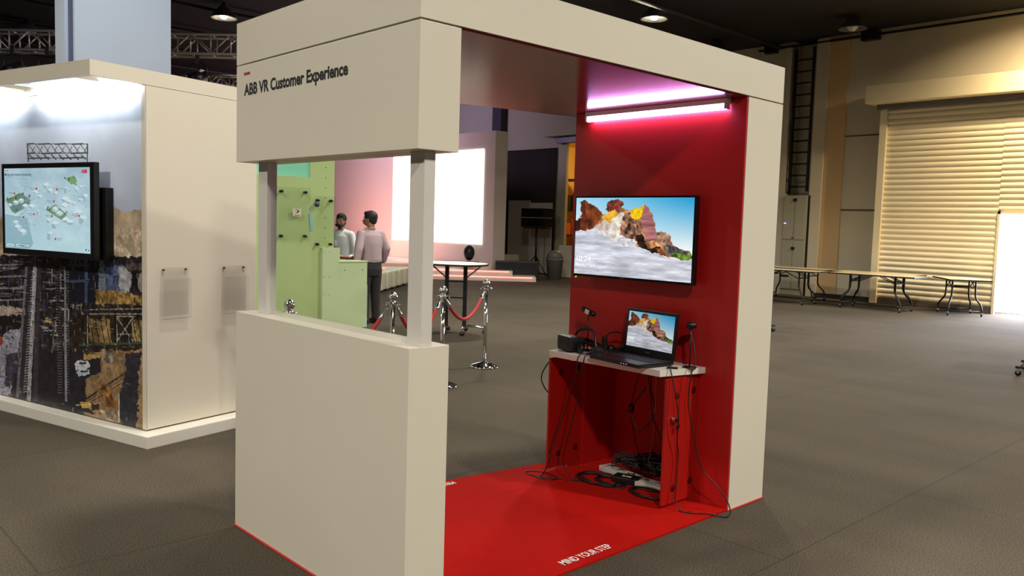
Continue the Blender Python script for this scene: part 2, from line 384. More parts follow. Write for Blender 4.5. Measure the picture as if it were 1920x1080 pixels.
shutter_strip(3.22, 5.62, .13, 4.55); shutter_strip(-3.8, 1.3, .13, 4.55); shutter_strip(1.3, 3.22, 2.13, 4.55)
me = bpy.data.meshes.new('curtain'); bmx.to_mesh(me); bmx.free(); addmesh('curtain', me, SHUT, sh)
MB().box((-.1, 5.6, 0.02), (.1, 5.75, 4.5)).build('guide_rail', SHUT, sh)
MB().box((-.03, 3.22, .0), (.05, 5.6, .14)).build('bottom_seal', mat('rubber_brown', (70, 62, 54), .8), sh)
MB().box((-.5, -3.9, 4.5), (.5, 5.95, 4.9), bev=.02).build('roller_box', mat('shutter_box', (214, 202, 166), .5, var=.04, scale=2), sh)
MB().box((-.2, -3.9, 4.4), (.4, 5.8, 4.5)).build('lintel', mat('guide_steel', (110, 106, 108)), sh)
dr = MB().box((-.06, 3.17, 0), (.02, 3.22, 2.13)); dr.box((-.06, 1.3, 2.08), (.02, 3.22, 2.13)); dr.box((-.06, 1.3, 0), (.02, 1.35, 2.13)); dr.build('wicket_frame', SHUT, sh)
o = MB().box((17.9, 1.0, -.02), (17.95, 3.6, 2.5)).build('daylight_panel', emis('daylight', (232, 240, 255), 5.0)); struct(o)  # glowing panel added behind the open doorway in place of outside daylight
# ladder in the niche
ld = thing('wall_ladder', 'black steel ladder fixed in the wall niche above the cabinet', 'ladder', (17.72, 7.93, 2.6))
for yy in (-.24, .24): MB().box((-.03, yy-.025, 0), (.03, yy+.025, 3.55)).build('rail', BLACKM, ld)
for k in range(12): MB().cyl((0, -.24, .12+k*.285), (0, .24, .12+k*.285), .022, n=8).build('rung', BLACKM, ld)
tr_ = MB().box((.1, .27, -.05), (.16, .36, 3.55)); tr_.build('cable_tray', BLACKM, ld)
# cabinet
CABM = mat('cabinet_grey', (150, 145, 124), .5, var=.05, scale=2)
cb = thing('electrical_cabinet', 'tall grey electrical cabinet with two doors and black handles below the ladder', 'cabinet', (17.68, 7.93, 0))
MB().box((-.05, -.32, 0.0), (.5, .32, 2.5), bev=.01).build('body', CABM, cb)
MB().box((-.02, -.37, 0), (.4, -.325, 2.5)).build('side_post', BLACKM, cb)
for (z0, z1) in ((.15, 1.35), (1.4, 2.45)):
    for (y0, y1) in ((-.29, -.02), (.02, .29)):
        d_ = MB().box((-.07, y0, z0), (-.05, y1, z1), bev=.006).build('door', CABM, cb)
for z_ in (1.15, 2.36): MB().box((-.1, -.06, z_), (-.07, .03, z_+.06)).build('handle', BLACK, cb)
MB().box((-.078, .06, .45), (-.07, .27, .5)).build('vent', BLACK, cb)
for i, (y_, c_) in enumerate(((.27, (230, 60, 50)), (.23, (240, 240, 255)), (.19, (60, 90, 220)))):
    MB().cyl((-.07, y_, 1.8), (-.09, y_, 1.8), .016, n=10).build('indicator_light', emis('ind%d' % i, c_, 1.5), cb)
MB().box((-.078, -.03, 1.42), (-.07, .04, 1.46)).build('warning_plate', mat('plate_red', (170, 30, 30)), cb)
# conduit along ceiling
cd = MB().cyl((17.7, -3, 6.22), (17.7, 9.2, 6.22), .03, n=8); cd.box((17.6, 6.1, 6.1), (17.78, 6.5, 6.3)); cd.box((17.6, 8.7, 6.12), (17.78, 9.0, 6.3))
tag(cd.build('conduit', BLACKM), 'black conduit with junction boxes running along the top of the cream wall', 'pipe')

# ------------------------------------------------------------------ hall ceiling lamps
def lamp(loc, lit, label, group):
    t = thing('ceiling_lamp', label, 'lamp', loc, group=group)
    MB().cyl((0, 0, .25), (0, 0, 6.35-loc[2]), .03, n=8).build('stem', BLACKM, t)
    MB().lathe([(.05, .3), (.1, .25), (.28, .02), (.3, 0), (.27, 0), (.09, .22), (.02, .24)]).build('reflector', mat('lamp_grey', (120, 120, 120), .4, metal=.6), t)
    MB().sph((0, 0, .07), .09 if lit else .12, n=12).build('bulb', emis('lamp_on', (255, 240, 205), 160) if lit else mat('lamp_off', (200, 200, 190), .4), t)
lamp((12.6, 8.7, 6.0), 1, 'lit ceiling floodlight above the booth roof beam', None)
lamp((6.4, 16.0, 6.0), 1, 'lit ceiling floodlight above the truss, left of the booth', None)
lamp((16.2, 6.05, 6.05), 0, 'unlit round ceiling lamp above the roller shutter wall', None)
lamp((16.3, 9.6, 6.05), 0, 'unlit round ceiling lamp above the right end of the booth roof', None)
lamp((3.76, 21.54, 6.05), 0, 'unlit round ceiling lamp high above the left truss', None)
for (x, y, z, p) in HALL_LAMPS[:9]:
    lamp((x, y, 6.05), 1, 'lit ceiling floodlight hanging outside the picture, over the booth side of the hall', 'ceiling floodlights out of frame')
# dark ducts under the ceiling
dk = MB()
for k in range(7): dk.cyl((-8, 8.5+k*2.6, 6.2), (17.5, 8.5+k*2.6, 6.2), .05, n=8)
dk = dk.build('ceiling_conduits', mat('duct_dark', (34, 31, 31), .7)); dk.name = 'trim_10'; struct(dk)

# ------------------------------------------------------------------ pillar
PIL = mat('pillar_pale', (176, 182, 190), .6, var=.05, scale=1.5)
dv = Vector((.73, -.68, 0)); ang = math.atan2(dv.y, dv.x)
pl_ = MB().box((1.17, 8.3, 0), (2.28, 8.37, 6.35)).box((1.24, 8.37, 0), (2.24, 9.1, 6.35)).build('wall_pillar', PIL); struct(pl_)
struct(MB().box((1.17, 8.72, 0), (1.239, 9.11, 6.35)).build('trim_11', PIL)); struct(MB().box((1.21, 8.52, 0), (1.239, 8.72, 6.35)).build('trim_12', mat('slot_blue', (80, 84, 108), .7)))
struct(MB().box((1.22, 8.38, 0), (1.239, 8.52, 6.35)).build('trim_13', mat('slot_dark', (30, 30, 44), .8)))
# ------------------------------------------------------------------ trusses
def truss(label, p, q, h, wd, bay, tint, mb_r=.024):
    p = Vector(p); q = Vector(q); L = (q-p).length; d = (q-p).normalized(); nrm = Vector((-d.y, d.x, 0))
    t = thing('lighting_truss', label, 'truss', p, 0)
    for (dz, dn) in ((0, 0), (h, 0), (0, wd), (h, wd)):
        a = nrm*dn+Vector((0, 0, dz)); MB().cyl(a, a+d*L, mb_r, n=8).build('chord', tint, t)
    bmm = MB(); k = 0; n = int(L/bay)
    for k in range(n):
        for dn in (0, wd):
            a = nrm*dn+d*(k*bay); bb = nrm*dn+d*((k+1)*bay)
            z0, z1 = (0, h) if k % 2 == 0 else (h, 0)
            bmm.cyl(a+Vector((0, 0, z0)), bb+Vector((0, 0, z1)), mb_r*.55, n=6)
            bmm.cyl(a, a+Vector((0, 0, h)), mb_r*.6, n=6)
        a = d*(k*bay); bmm.cyl(a, a+nrm*wd, mb_r*.5, n=6); bmm.cyl(a+Vector((0, 0, h)), a+nrm*wd+Vector((0, 0, h)), mb_r*.5, n=6)
    bmm.build('bracing', tint, t)
    for s_ in (.1, .9):
        a = d*(L*s_); MB().cyl(a+Vector((0, 0, h)), a+Vector((0, 0, 6.3-p.z)), .01, n=6).build('hanging_cable', BLACKM, t)
    return t
TA = mat('truss_alu', (205, 195, 190), .35, metal=.7); TR_ = mat('truss_worn', (170, 150, 140), .4, metal=.6)
truss('long aluminium lighting truss running behind the grey pillar', (.2, 15.2, 4.24), (6.2, 9.5, 4.3), .32, .3, .34, TA)
truss('smaller lower aluminium truss seen right of the pillar', (3.9, 14.2, 4.02), (6.8, 11.4, 4.02), .2, .2, .22, TA, .016)
FX = mat('fixture_black', (26, 24, 26), .4)
for i, (x, y, z, lb_) in enumerate(((1.72, 13.75, 3.98, 'black stage spotlight hanging under the truss left of the pillar, left of a pair'), (2.15, 13.35, 3.98, 'black stage spotlight hanging under the truss left of the pillar, right of a pair'),
                        (4.0, 11.65, 3.95, 'black stage spotlight hanging under the truss just right of the pillar'), (4.75, 10.88, 3.95, 'black stage spotlight hanging by the booth roof corner'))):
    t = thing('stage_spotlight', lb_, 'spotlight', (x, y, z), .8)
    MB().cyl((-.16, 0, -.12), (.16, 0, -.02), .1, .13, n=14).build('housing', FX, t)
    MB().tube([(0, -.15, -.05), (0, -.15, .12), (0, 0, .2), (0, .15, .12), (0, .15, -.05)], .014, 6, 4).build('yoke', FX, t)
    MB().box((-.03, -.03, .18), (.03, .03, .34)).build('clamp', FX, t)
    MB().cyl((.16, 0, -.02), (.165, 0, -.018), .11, n=14).build('lens', mat('lens_dark', (70, 90, 84), .1, metal=.4), t)

# ------------------------------------------------------------------ stage
STEPW = mat('stage_white', (222, 208, 196), .45, var=.03)
LEDR = emis('led_red', (255, 110, 96), 5)
u1 = Vector((-.748, .664, 0)); v1_ = Vector((.664, .748, 0))
ang1 = math.atan2(u1.y, u1.x)
st = thing('stage', 'low white three-step stage with red light strips along the steps', 'stage', (14.27, 13.67, 0), ang1)
# local: x along the front edge (to the left), y negative = backwards
def slab(pts, z0):
    MB().prism(pts, z0, z0+.129).build('step', STEPW, st)
def wl_(x, y):
    dd = Vector((x-14.27, y-13.67, 0)); return (dd.dot(u1), dd.dot(Vector((-u1.y, u1.x, 0))))
slab([(0, 0), (9, 0), (9, -.92), (0, -.92)], 0)
slab([(.64, -.364), (8.8, -.364), (8.8, -1.3), (1.2, -1.3), (1.17, -.92), (.64, -.92)], .13)
slab([wl_(14.16, 15.42), wl_(8.2, 20.7), wl_(9.5, 24), wl_(14.16, 24)], .26)
for (xa, ya, L_, z0) in ((.1, 0, 8.9, 0), (.74, -.364, 8, .13)):
    MB().box((xa, ya, z0+.095), (xa+L_, ya+.012, z0+.125)).build('light_strip', LEDR, st)
a_, b_ = Vector((*wl_(14.16, 15.42), 0)), Vector((*wl_(8.2, 20.7), 0))
MB().cyl(a_+Vector((.1, .005, .37)), b_+Vector((0, .005, .37)), .012, n=6).build('light_strip', LEDR, st)
bw = thing('stage_backdrop', 'white stage backdrop wall framing the glowing light panel', 'backdrop', (14.18, 15.39, 0))
MB().box((0, 0, 0), (.48, 5.1, 4.23), bev=.01).build('wall_panel', STEPW, bw)
MB().box((.3, 5.1, 0), (.7, 11.0, 4.8)).build('rear_wall', STEPW, bw)
pn = MB().box((-.03, .47, .95), (-.0, 5.0, 3.73), bev=.02).build('light_panel', emis('panel_glow', (255, 251, 240), 3.2), bw); tag(pn, 'glowing white light panel')
# things around the stage
mh = thing('moving_head_light', 'black oval moving-head spotlight standing on the stage steps', 'spotlight', (13.6, 15.75, .39))
MB().box((-.2, -.22, 0), (.2, .22, .08), bev=.02).build('base', FX, mh); MB().sph((0, 0, .33), .16, 1, 1, 1.45).build('head', FX, mh)
sb = thing('subwoofer', 'long black subwoofer cabinet beside the stage steps', 'speaker', (14.98, 14.27, 0), ang1)
MB().box((0, -.38, 0), (1.25, 0, .52), bev=.02).build('cabinet', FX, sb)
MB().box((.04, 0, .05), (.6, .01, .47)).build('grille', BLACK, sb); MB().box((.65, 0, .05), (1.21, .01, .47)).build('grille', BLACK, sb)
sp = thing('speaker_stand', 'black tripod stand carrying two stacked loudspeakers', 'stand', (16.5, 15.95, 0), 0)
MB().cyl((0, 0, .3), (0, 0, 1.5), .03, n=10).build('pole', BLACKM, sp)
for a in (0.5, 2.6, 4.7): MB().cyl((0, 0, .62), (.5*math.cos(a), .5*math.sin(a), 0.0), .018, n=8).build('leg', BLACKM, sp)
MB().box((-.1, -.55, 1.46), (.1, .5, 1.5)).build('crossbar', BLACKM, sp)
for zz, lb_ in ((1.5, 'black line-array loudspeaker, lower of two on the tripod stand'), (1.8, 'black line-array loudspeaker, upper of two on the tripod stand')):
    t = thing('loudspeaker', lb_, 'speaker', (16.5, 15.95, zz), 0)
    SPK = mat('speaker_black', (20, 19, 20), .9, spec=.1)
    MB().prism([(-.22, -.5), (.3, -.42), (.3, .4), (-.22, .48)], 0.01, .28).build('cabinet', SPK, t)
    MB().box((-.235, -.45, .03), (-.22, .43, .25)).build('grille', SPK, t)
pt = thing('folding_partition', 'pair of tall white partition panels standing behind the loudspeaker', 'partition', (17.6, 16.4, 0))
PW = mat('partition_white', (196, 190, 172), .6, var=.04)
MB().box((0, 0, 0), (.06, 1.0, 2.3), bev=.008).build('panel', PW, pt); MB().box((0, 1.02, 0), (.06, 2.05, 2.38), bev=.008).build('panel', PW, pt)
o = MB().box((-.3, -.5, 0), (.3, .5, .62), bev=.01).build('white_box', PW, None, (16.0, 17.0, 0)); tag(o, 'low white box between the stage backdrop and the partition', 'box')
dkp = MB().box((17.35, 16.3, 0), (17.5, 18.9, 4.05)); 
bk = thing('darkening_sheet', 'tall dark sheet added to darken the wall behind the white partition', 'curtain', (17.72, 16.35, 0))  # added dark sheet that makes the lower wall read dark
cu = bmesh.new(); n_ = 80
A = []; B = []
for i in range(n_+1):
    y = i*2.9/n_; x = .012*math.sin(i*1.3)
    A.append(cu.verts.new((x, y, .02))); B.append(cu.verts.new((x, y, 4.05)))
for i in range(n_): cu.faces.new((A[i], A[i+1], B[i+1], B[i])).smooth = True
me = bpy.data.meshes.new('sheet_mesh'); cu.to_mesh(me); cu.free(); dro = addmesh('sheet_mesh', me, mat('sheet_dark', (50, 44, 38), .95), bk)
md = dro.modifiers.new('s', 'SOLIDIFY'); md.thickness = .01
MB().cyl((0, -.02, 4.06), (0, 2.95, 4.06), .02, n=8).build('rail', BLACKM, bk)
bn = thing('dustbin', 'grey plastic dustbin with a domed swing lid near the doorway', 'bin', (15.75, 14.4, 0))
BING = mat('bin_grey', (112, 110, 104), .45)
MB().lathe([(.0, 0), (.2, 0), (.25, .55), (.27, .56), (.27, .6), (.24, .61)]).build('body', BING, bn)
MB().lathe([(.25, .6), (.22, .72), (.15, .82), (.0, .86)]).build('lid', BING, bn)
af = thing('a_frame_sign', 'white A-frame board leaning beside the tall doorway', 'sign', (16.9, 14.95, 0), .3)
M1 = Matrix.Rotation(math.radians(14), 4, 'Y'); M2 = Matrix.Rotation(math.radians(-16), 4, 'Y')
MB().box((-.02, -.3, 0), (.02, .3, 1.0), Matrix.Translation((-.24, 0, 0)) @ M1).build('board', PW, af)
MB().box((-.02, -.3, 0), (.02, .3, 1.0), Matrix.Translation((.28, 0, 0)) @ M2).build('board', BLACKM, af)

# ------------------------------------------------------------------ ottomans
OTT = mat('ottoman_leather', (212, 206, 184), .45, bump=.05, bscale=30)
t0 = thing('ottoman', 'white cube ottoman', 'ottoman', (8.3, 12.55, 0), .78, 'row of white cube ottomans')
ot = MB().box((-.22, -.22, .05), (.22, .22, .43), bev=.04).build('seat', OTT, t0); MB().box((-.18, -.18, 0), (.18, .18, .06)).build('base', BLACK, t0)
MB().sph((0, 0, .41), .2, 1, 1, .2).build('cushion_top', OTT, t0)
OL = ['white cube ottoman nearest the man in the pink shirt, front of the row', 'second white cube ottoman in the row behind the man in pink', 'third white cube ottoman in the row, middle of five', 'fourth white cube ottoman in the row, one before the last', 'last white cube ottoman in the row, nearest the stage steps']
for i in range(5):
    t = t0 if i == 0 else copy_tree(t0)
    t.location = (8.35+i*.42, 12.75+i*.36, 0); t['label'] = OL[i]

# ================================================================== ABB VR BOOTH
L, W, T, T2, HL, HH, HJ, H = 2.5703, 1.4884, .191, .374, 1.0944, 1.8322, 2.2966, 2.5
XI = L-T2
bt = thing('exhibition_booth', 'white open-sided exhibition booth with red interior and lettered header', 'booth')
MB().prism([(0, 0), (L, 0), (L, 1.306), (T*.8, 1.757), (0, W)], HJ+.004, H).build('roof_beam', WHITE, bt)
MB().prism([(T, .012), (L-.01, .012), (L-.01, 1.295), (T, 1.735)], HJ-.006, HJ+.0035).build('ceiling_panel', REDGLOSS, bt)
MB().box((0, 0, HH), (T, W, HJ-.0035), bev=.002).build('header', WHITE, bt)
MB().box((.0, .0298, 0), (T, W-.003, HL), bev=.002).build('half_wall', WHITE, bt)
MB().box((.0, .02, 0), (T, W-.005, .006)).build('half_wall_trim', RED, bt)
for (x0, y0) in ((.064, .088), (.064, 1.335)):
    MB().box((x0, y0-.045, HL), (x0+.052, y0+.045, HH), bev=.003).build('post', GREYP, bt)
MB().box((.083, .13, HL), (.091, 1.29, HH)).build('glass_pane', GLASS, bt)
ew = MB(); Y1 = 1.25
ew.box((XI+.012, .0, 0), (L, .235, HJ-.0035)); ew.box((XI+.012, 1.11, 0), (L, Y1, HJ-.0035)); ew.box((XI+.012, .235, .752), (L, 1.11, HJ-.0035)); ew.box((L-.04, .235, 0), (L, 1.11, .752))
ew.build('end_wall', WHITE, bt)
rp = MB(); x0, x1 = XI, XI+.0118
rp.box((x0, .004, 0.004), (x1, .235, HJ-.008)); rp.box((x0, 1.11, 0.004), (x1, Y1, HJ-.008)); rp.box((x0, .235, .752), (x1, 1.11, HJ-.008)); rp.build('red_wall_panel', RED, bt)
ln = MB(); ln.box((x1, .2352, .012), (L-.045, .2452, .75)); ln.box((x1, 1.1, .012), (L-.045, 1.11, .75)); ln.box((L-.05, .245, .012), (L-.042, 1.1, .75)); ln.box((x1, .245, .742), (L-.05, 1.1, .75))
ln.box((x1, .245, .002), (L-.05, 1.1, .011)); ln.build('cupboard_lining', RED, bt)
for (yy, nm) in ((.235, 'R'), (1.125, 'L')):
    d = MB(); d.box((1.895, yy-.008, .03), (XI-.002, yy+.008, .742), bev=.002)
    do = d.build('cupboard_door', REDCUP, bt)
    s = -1
    for (hx, hz) in ((1.99, .64), (2.15, .655), (1.99, .115), (2.15, .13)):
        MB().cyl((hx, yy-.0085, hz), (hx, yy-.0075, hz), .021, n=20).build('hinge_hole', mat('hole_dark', (90, 10, 8), .9, spec=.05), do)
lk = MB().cyl((1.95, .226, .52), (1.95, .205, .515), .011, n=12).build('lock', CHROME, bt)
MB().box((1.955, .2, .50), (1.985, .206, .52), bev=.002).build('key', BLACK, lk); MB().sph((1.975, .2, .475), .014, 1, .5, 1.3).build('key_fob', BLACK, lk)
MB().box((1.9, 1.11, .05), (1.906, 1.118, .12)).build('latch', CHROME, bt)
MX = frame((0, -1, 0), (0, 0, 1), (0, 1.405, 2.149)); 
text('header_lettering', 'ABB VR Customer Experience', .927, .054, MX, mat('letter_black', (14, 13, 13), .5), bt, .034)
MB().box((-.0015, 1.344, 2.244), (0, 1.406, 2.256)).build('header_accent_bar', mat('accent_red', (150, 40, 24), .5), bt)
# mat
mt = thing('floor_mat', 'red floor mat of the booth with white step warning lettering', 'mat')
MB().prism([(T+.004, .0), (XI-.003, .0), (XI-.003, 1.25), (T+.004, 1.52)], .0005, .011).build('mat', MATRED, mt)
MB().prism([(XI-.003, -.012), (L, -.012), (L, -.002), (XI-.003, -.002)], .0005, .006).build('edge_strip', RED, mt)
MB().prism([(-.01, .0), (-.001, .0), (-.001, W), (-.01, W)], .0005, .006).build('edge_strip', RED, mt)
LW = mat('letter_white', (235, 232, 226), .6)
text('mat_lettering', 'MIND YOUR STEP', .345, .05, frame((1, 0, 0), (0, 1, 0), (.924, .052, .011)), LW, mt, .014)
text('mat_lettering', 'MIND YOUR STEP', .345, .05, frame((-1, 0, 0), (0, -1, 0), (1.295, 1.335, .011)), LW, mt, .014)
# tube light
tl = thing('tube_light', 'glowing pinkish white tube light along the booth ceiling corner', 'light', (XI, .1, HJ-.006))
MB().box((-.05, 0, -.03), (-.004, 1.03, -.001), bev=.004).build('housing', mat('tube_housing', (230, 226, 232), .4), tl)
MB().cyl((-.032, .01, -.045), (-.032, 1.02, -.045), .017, n=12).build('tube', emis('tube_glow', (214, 168, 255), 26), tl)
for yy in (0, 1.015): MB().box((-.05, yy, -.06), (-.014, yy+.015, -.03)).build('end_cap', WHITE2, tl)

# right-hand TV picture (rock desert) ---------------------------------
def desert():
    c = Canvas(330, 190, [(212, 160), (1288, 135), (1245, 935), (185, 860)])
    t = np.clip((c.Y-140)/480, 0, 1)[..., None]; sx = np.clip((c.X-200)/1080, 0, 1)[..., None]
    top = (1-sx)*np.array((170, 222, 246))+sx*np.array((40, 158, 214)); c.a = ((1-t)*top+t*np.array((244, 250, 250)))/255
    n1 = c.noise(14, 8, 4, 1); n2 = c.noise(40, 22, 3, 2); n3 = c.noise(6, 26, 4, 3)
    c.wx = (c.noise(40, 24, 3, 21)-.5)*30; c.wy = (c.noise(40, 24, 3, 22)-.5)*30
    c.poly([(190, 380), (250, 345), (250, 250), (262, 190), (290, 178), (340, 215), (420, 262), (452, 310), (430, 350), (355, 450), (180, 480)], (128, 62, 34), nz=n1, amt=.8)
    c.poly([(190, 385), (255, 350), (250, 440), (190, 480)], (48, 28, 20), nz=n2, amt=.5)
    c.poly([(250, 190), (290, 178), (300, 330), (262, 330)], (78, 40, 28), .8)
    c.poly([(370, 440), (450, 310), (500, 300), (600, 240), (700, 268), (748, 225), (778, 258), (822, 206), (872, 240), (905, 310), (935, 465), (1010, 462), (1060, 492), (1090, 590), (1250, 650), (1250, 720), (1040, 695), (760, 610), (480, 520)], (164, 118, 82), nz=n1, amt=.9)
    c.poly([(478, 262), (490, 205), (530, 172), (585, 158), (630, 185), (640, 225), (600, 250), (610, 285), (560, 300), (500, 285)], (122, 58, 46), nz=n2, amt=.6)
    c.poly([(500, 285), (560, 262), (600, 300), (560, 350), (500, 400), (420, 400), (455, 320)], (216, 160, 50), nz=n1, amt=.5)
    c.poly([(540, 340), (620, 290), (660, 300), (610, 420), (600, 540), (470, 470)], (226, 214, 196), nz=n2, amt=.3)
    c.poly([(440, 450), (525, 400), (500, 455), (455, 465)], (150, 84, 24), .9)
    c.poly([(640, 300), (700, 280), (760, 360), (800, 480), (740, 560), (610, 500), (620, 400)], (134, 96, 76), nz=n2, amt=1.2)
    c.poly([(820, 215), (872, 240), (905, 310), (935, 465), (935, 560), (840, 540), (800, 380)], (168, 108, 108), nz=n3, amt=.5)
    c.poly([(700, 300), (715, 262), (750, 226), (778, 258), (822, 208), (815, 290), (775, 345), (735, 345), (705, 330)], (250, 206, 20), nz=n2, amt=.25)
    c.poly([(935, 465), (1010, 462), (1060, 492), (1090, 590), (1010, 610), (940, 560)], (168, 128, 104), nz=n2, amt=.7)
    c.poly([(740, 500), (810, 490), (850, 570), (960, 600), (1050, 690), (900, 660), (770, 610)], (52, 32, 24), nz=n2, amt=1.)
    c.poly([(830, 560), (920, 545), (930, 600), (860, 630)], (180, 124, 84), nz=n2, amt=.7)
    c.poly([(930, 610), (990, 620), (1050, 690), (960, 680)], (150, 84, 44), nz=n2, amt=.6)
    c.poly([(1000, 600), (1090, 592), (1255, 655), (1255, 690), (1030, 680)], (96, 92, 84), nz=n2, amt=1.)
    c.poly([(1040, 680), (1100, 658), (1255, 675), (1255, 715), (1160, 730)], (92, 120, 40), nz=n2, amt=.8)
    fg = [(180, 482), (350, 460), (455, 462), (520, 545), (640, 560), (760, 612), (900, 662), (1040, 698), (1160, 732), (1260, 712), (1260, 960), (180, 900)]
    c.poly(fg, (208, 210, 222), nz=n3, amt=.28)
    for k in range(26):
        y0 = 480+k*17; c.line((185, y0+c.rng.rand()*14), (330+c.rng.rand()*300, y0-20+c.rng.rand()*60), 3, (150, 150, 168) if k % 2 else (238, 238, 246), .35)
    for k in range(22):
        x0 = 330+k*38; c.line((x0, 900-c.rng.rand()*60), (x0+180+c.rng.rand()*120, 690+c.rng.rand()*80), 3, (176, 160, 146), .35)
    c.poly([(520, 545), (620, 500), (760, 560), (740, 606), (640, 590)], (222, 216, 222), nz=n2, amt=.3)
    c.poly([(350, 462), (470, 350), (520, 420), (600, 545), (480, 520)], (222, 216, 214), .75, nz=n2, amt=.3)
    c.line((615, 543), (735, 540), 9, (246, 246, 246), .9)
    return c
SCR = attr_mat('screen_picture', .95)
DZ = desert()
TXE = emis('screen_white_text', (250, 250, 250), 1.2)
tv = thing('wall_tv', 'flat television showing a rock desert lock screen on the red booth wall', 'television', (2.11, .238, 1.252), 0)
TW, TH = .937, .508
tvb = MB().box((0, 0, 0), (.035, TW-.02, TH), bev=.005).build('bezel', mat('tv_gloss_black', (12, 12, 13), .2), tv)
MB().box((.035, .06, .05), (.06, TW-.08, TH-.1), bev=.01).build('rear_housing', BLACK, tv)
MB().box((.058, .3, .15), (.084, .6, .4)).build('wall_bracket', BLACKM, tv)
scr = DZ.mesh('screen', frame((0, -1, 0), (0, 0, 1), (-.0012, TW-.032, .016)), TW-.045, TH-.028, SCR, tv)
text('screen_time', '10:24', .118, .036, frame((0, -1, 0), (0, 0, 1), (-.0025, TW-.052, .096)), TXE, scr, 0)
text('screen_date', 'Monday 9 April',   .155, .017, frame((0, -1, 0), (0, 0, 1), (-.0025, TW-.052, .067)), TXE, scr, 0)
text('maker_logo', 'HISENSE', .03, .004, frame((0, -1, 0), (0, 0, 1), (-.001, TW*.56, .006)), mat('logo_grey', (150, 150, 150)), tvb, 0)
MB().sph((.004, TW-.045, -.006), .0045).build('status_light', emis('green_led', (60, 255, 40), 3), tv)
# shelf
sf = thing('wall_shelf', 'white shelf board above the red booth cupboard', 'shelf', (0, 0, .755))
MB().prism([(1.875, 1.114), (1.872, .262), (XI-.001, .185), (XI-.001, 1.14)], 0, .035).build('board', WHITE2, sf)
MB().box((1.95, .98, -.02), (1.97, 1.0, 0)).build('bracket', WHITE2, sf)
SZ = .7905
# laptop
lp = thing('laptop', 'open black laptop showing the desert lock screen on the shelf', 'laptop', (1.958, .535, SZ), -.13)
LB = mat('laptop_black', (20, 18, 22), .35)
MB().box((-.14, -.205, .004), (.14, .205, .026), bev=.006).build('base', LB, lp)
kb = MB()
for r0 in range(6):
    for c0 in range(17):
        kb.box((-.03+r0*.021, -.18+c0*.0213, .026), (-.03+r0*.021+.016, -.18+c0*.0213+.017, .0285))
kb.build('keyboard', mat('keys_black', (38, 34, 42), .5), lp)
MB().box((-.12, -.05, .026), (-.05, .06, .0268)).build('touchpad', mat('pad', (30, 27, 32), .3), lp)
ML = Matrix.Translation((.135, 0, .026)) @ Matrix.Rotation(math.radians(5), 4, 'Y')
MB().box((0, -.205, 0), (.014, .205, .272), ML, .006).build('lid', LB, lp)
MS = ML @ frame((0, -1, 0), (0, 0, 1), (-.0012, .187, .042))
ls = DZ.mesh('screen', MS, .374, .21, SCR, lp, .86)
text('screen_time', '10:24', .05, .016, ML @ frame((0, -1, 0), (0, 0, 1), (-.0022, .18, .082)), TXE, ls, .01)
text('screen_date', 'Monday 9 April', .06, .006, ML @ frame((0, -1, 0), (0, 0, 1), (-.0022, .18, .068)), TXE, ls, 0)
text('maker_logo', 'msi', .026, .009, ML @ frame((0, -1, 0), (0, 0, 1), (-.0012, .014, .018)), mat('logo_grey', (150, 150, 150)), lp, 0)
for k in range(3): MB().box((-.1415, -.11+k*.02, .014), (-.1405, -.106+k*.02, .017)).build('indicator_light', emis('led_white', (230, 230, 255), 1.5), lp)
# VR headset
hs = thing('vr_headset', 'black virtual reality headset with straps on the left end of the shelf', 'headset', (1.97, 1.0, SZ), -.3)
hv = MB().box((-.06, -.05, .003), (.03, .11, .1), bev=.03); hv.box((-.02, -.035, .012), (.07, .1, .088), bev=.02)
hv.build('visor', mat('visor_black', (17, 16, 18), .5), hs)
MB().tube([(.04, -.06, .07), (.06, -.12, .055), (.075, -.19, .035), (.06, -.24, .03), (.03, -.245, .03)], .011, 8, 5).build('side_strap', BLACK, hs)
MB().tube([(.05, .08, .07), (.1, .0, .07), (.12, -.12, .05), (.09, -.22, .035), (.03, -.245, .03)], .011, 8, 5).build('side_strap', BLACK, hs)
MB().tube([(.03, .03, .1), (.04, 0, .135), (.05, -.06, .15), (.05, -.13, .15), (.045, -.175, .13), (.035, -.2, .08), (.03, -.23, .02)], .0075, 8, 5).build('top_strap', BLACK, hs)
MB().box((-.0, -.26, .003), (.05, -.2, .06), bev=.018).build('rear_pad', BLACK, hs)
MB().sph((.0, -.09, .03), .03, .7, 1, 1).build('earphone', BLACK, hs)
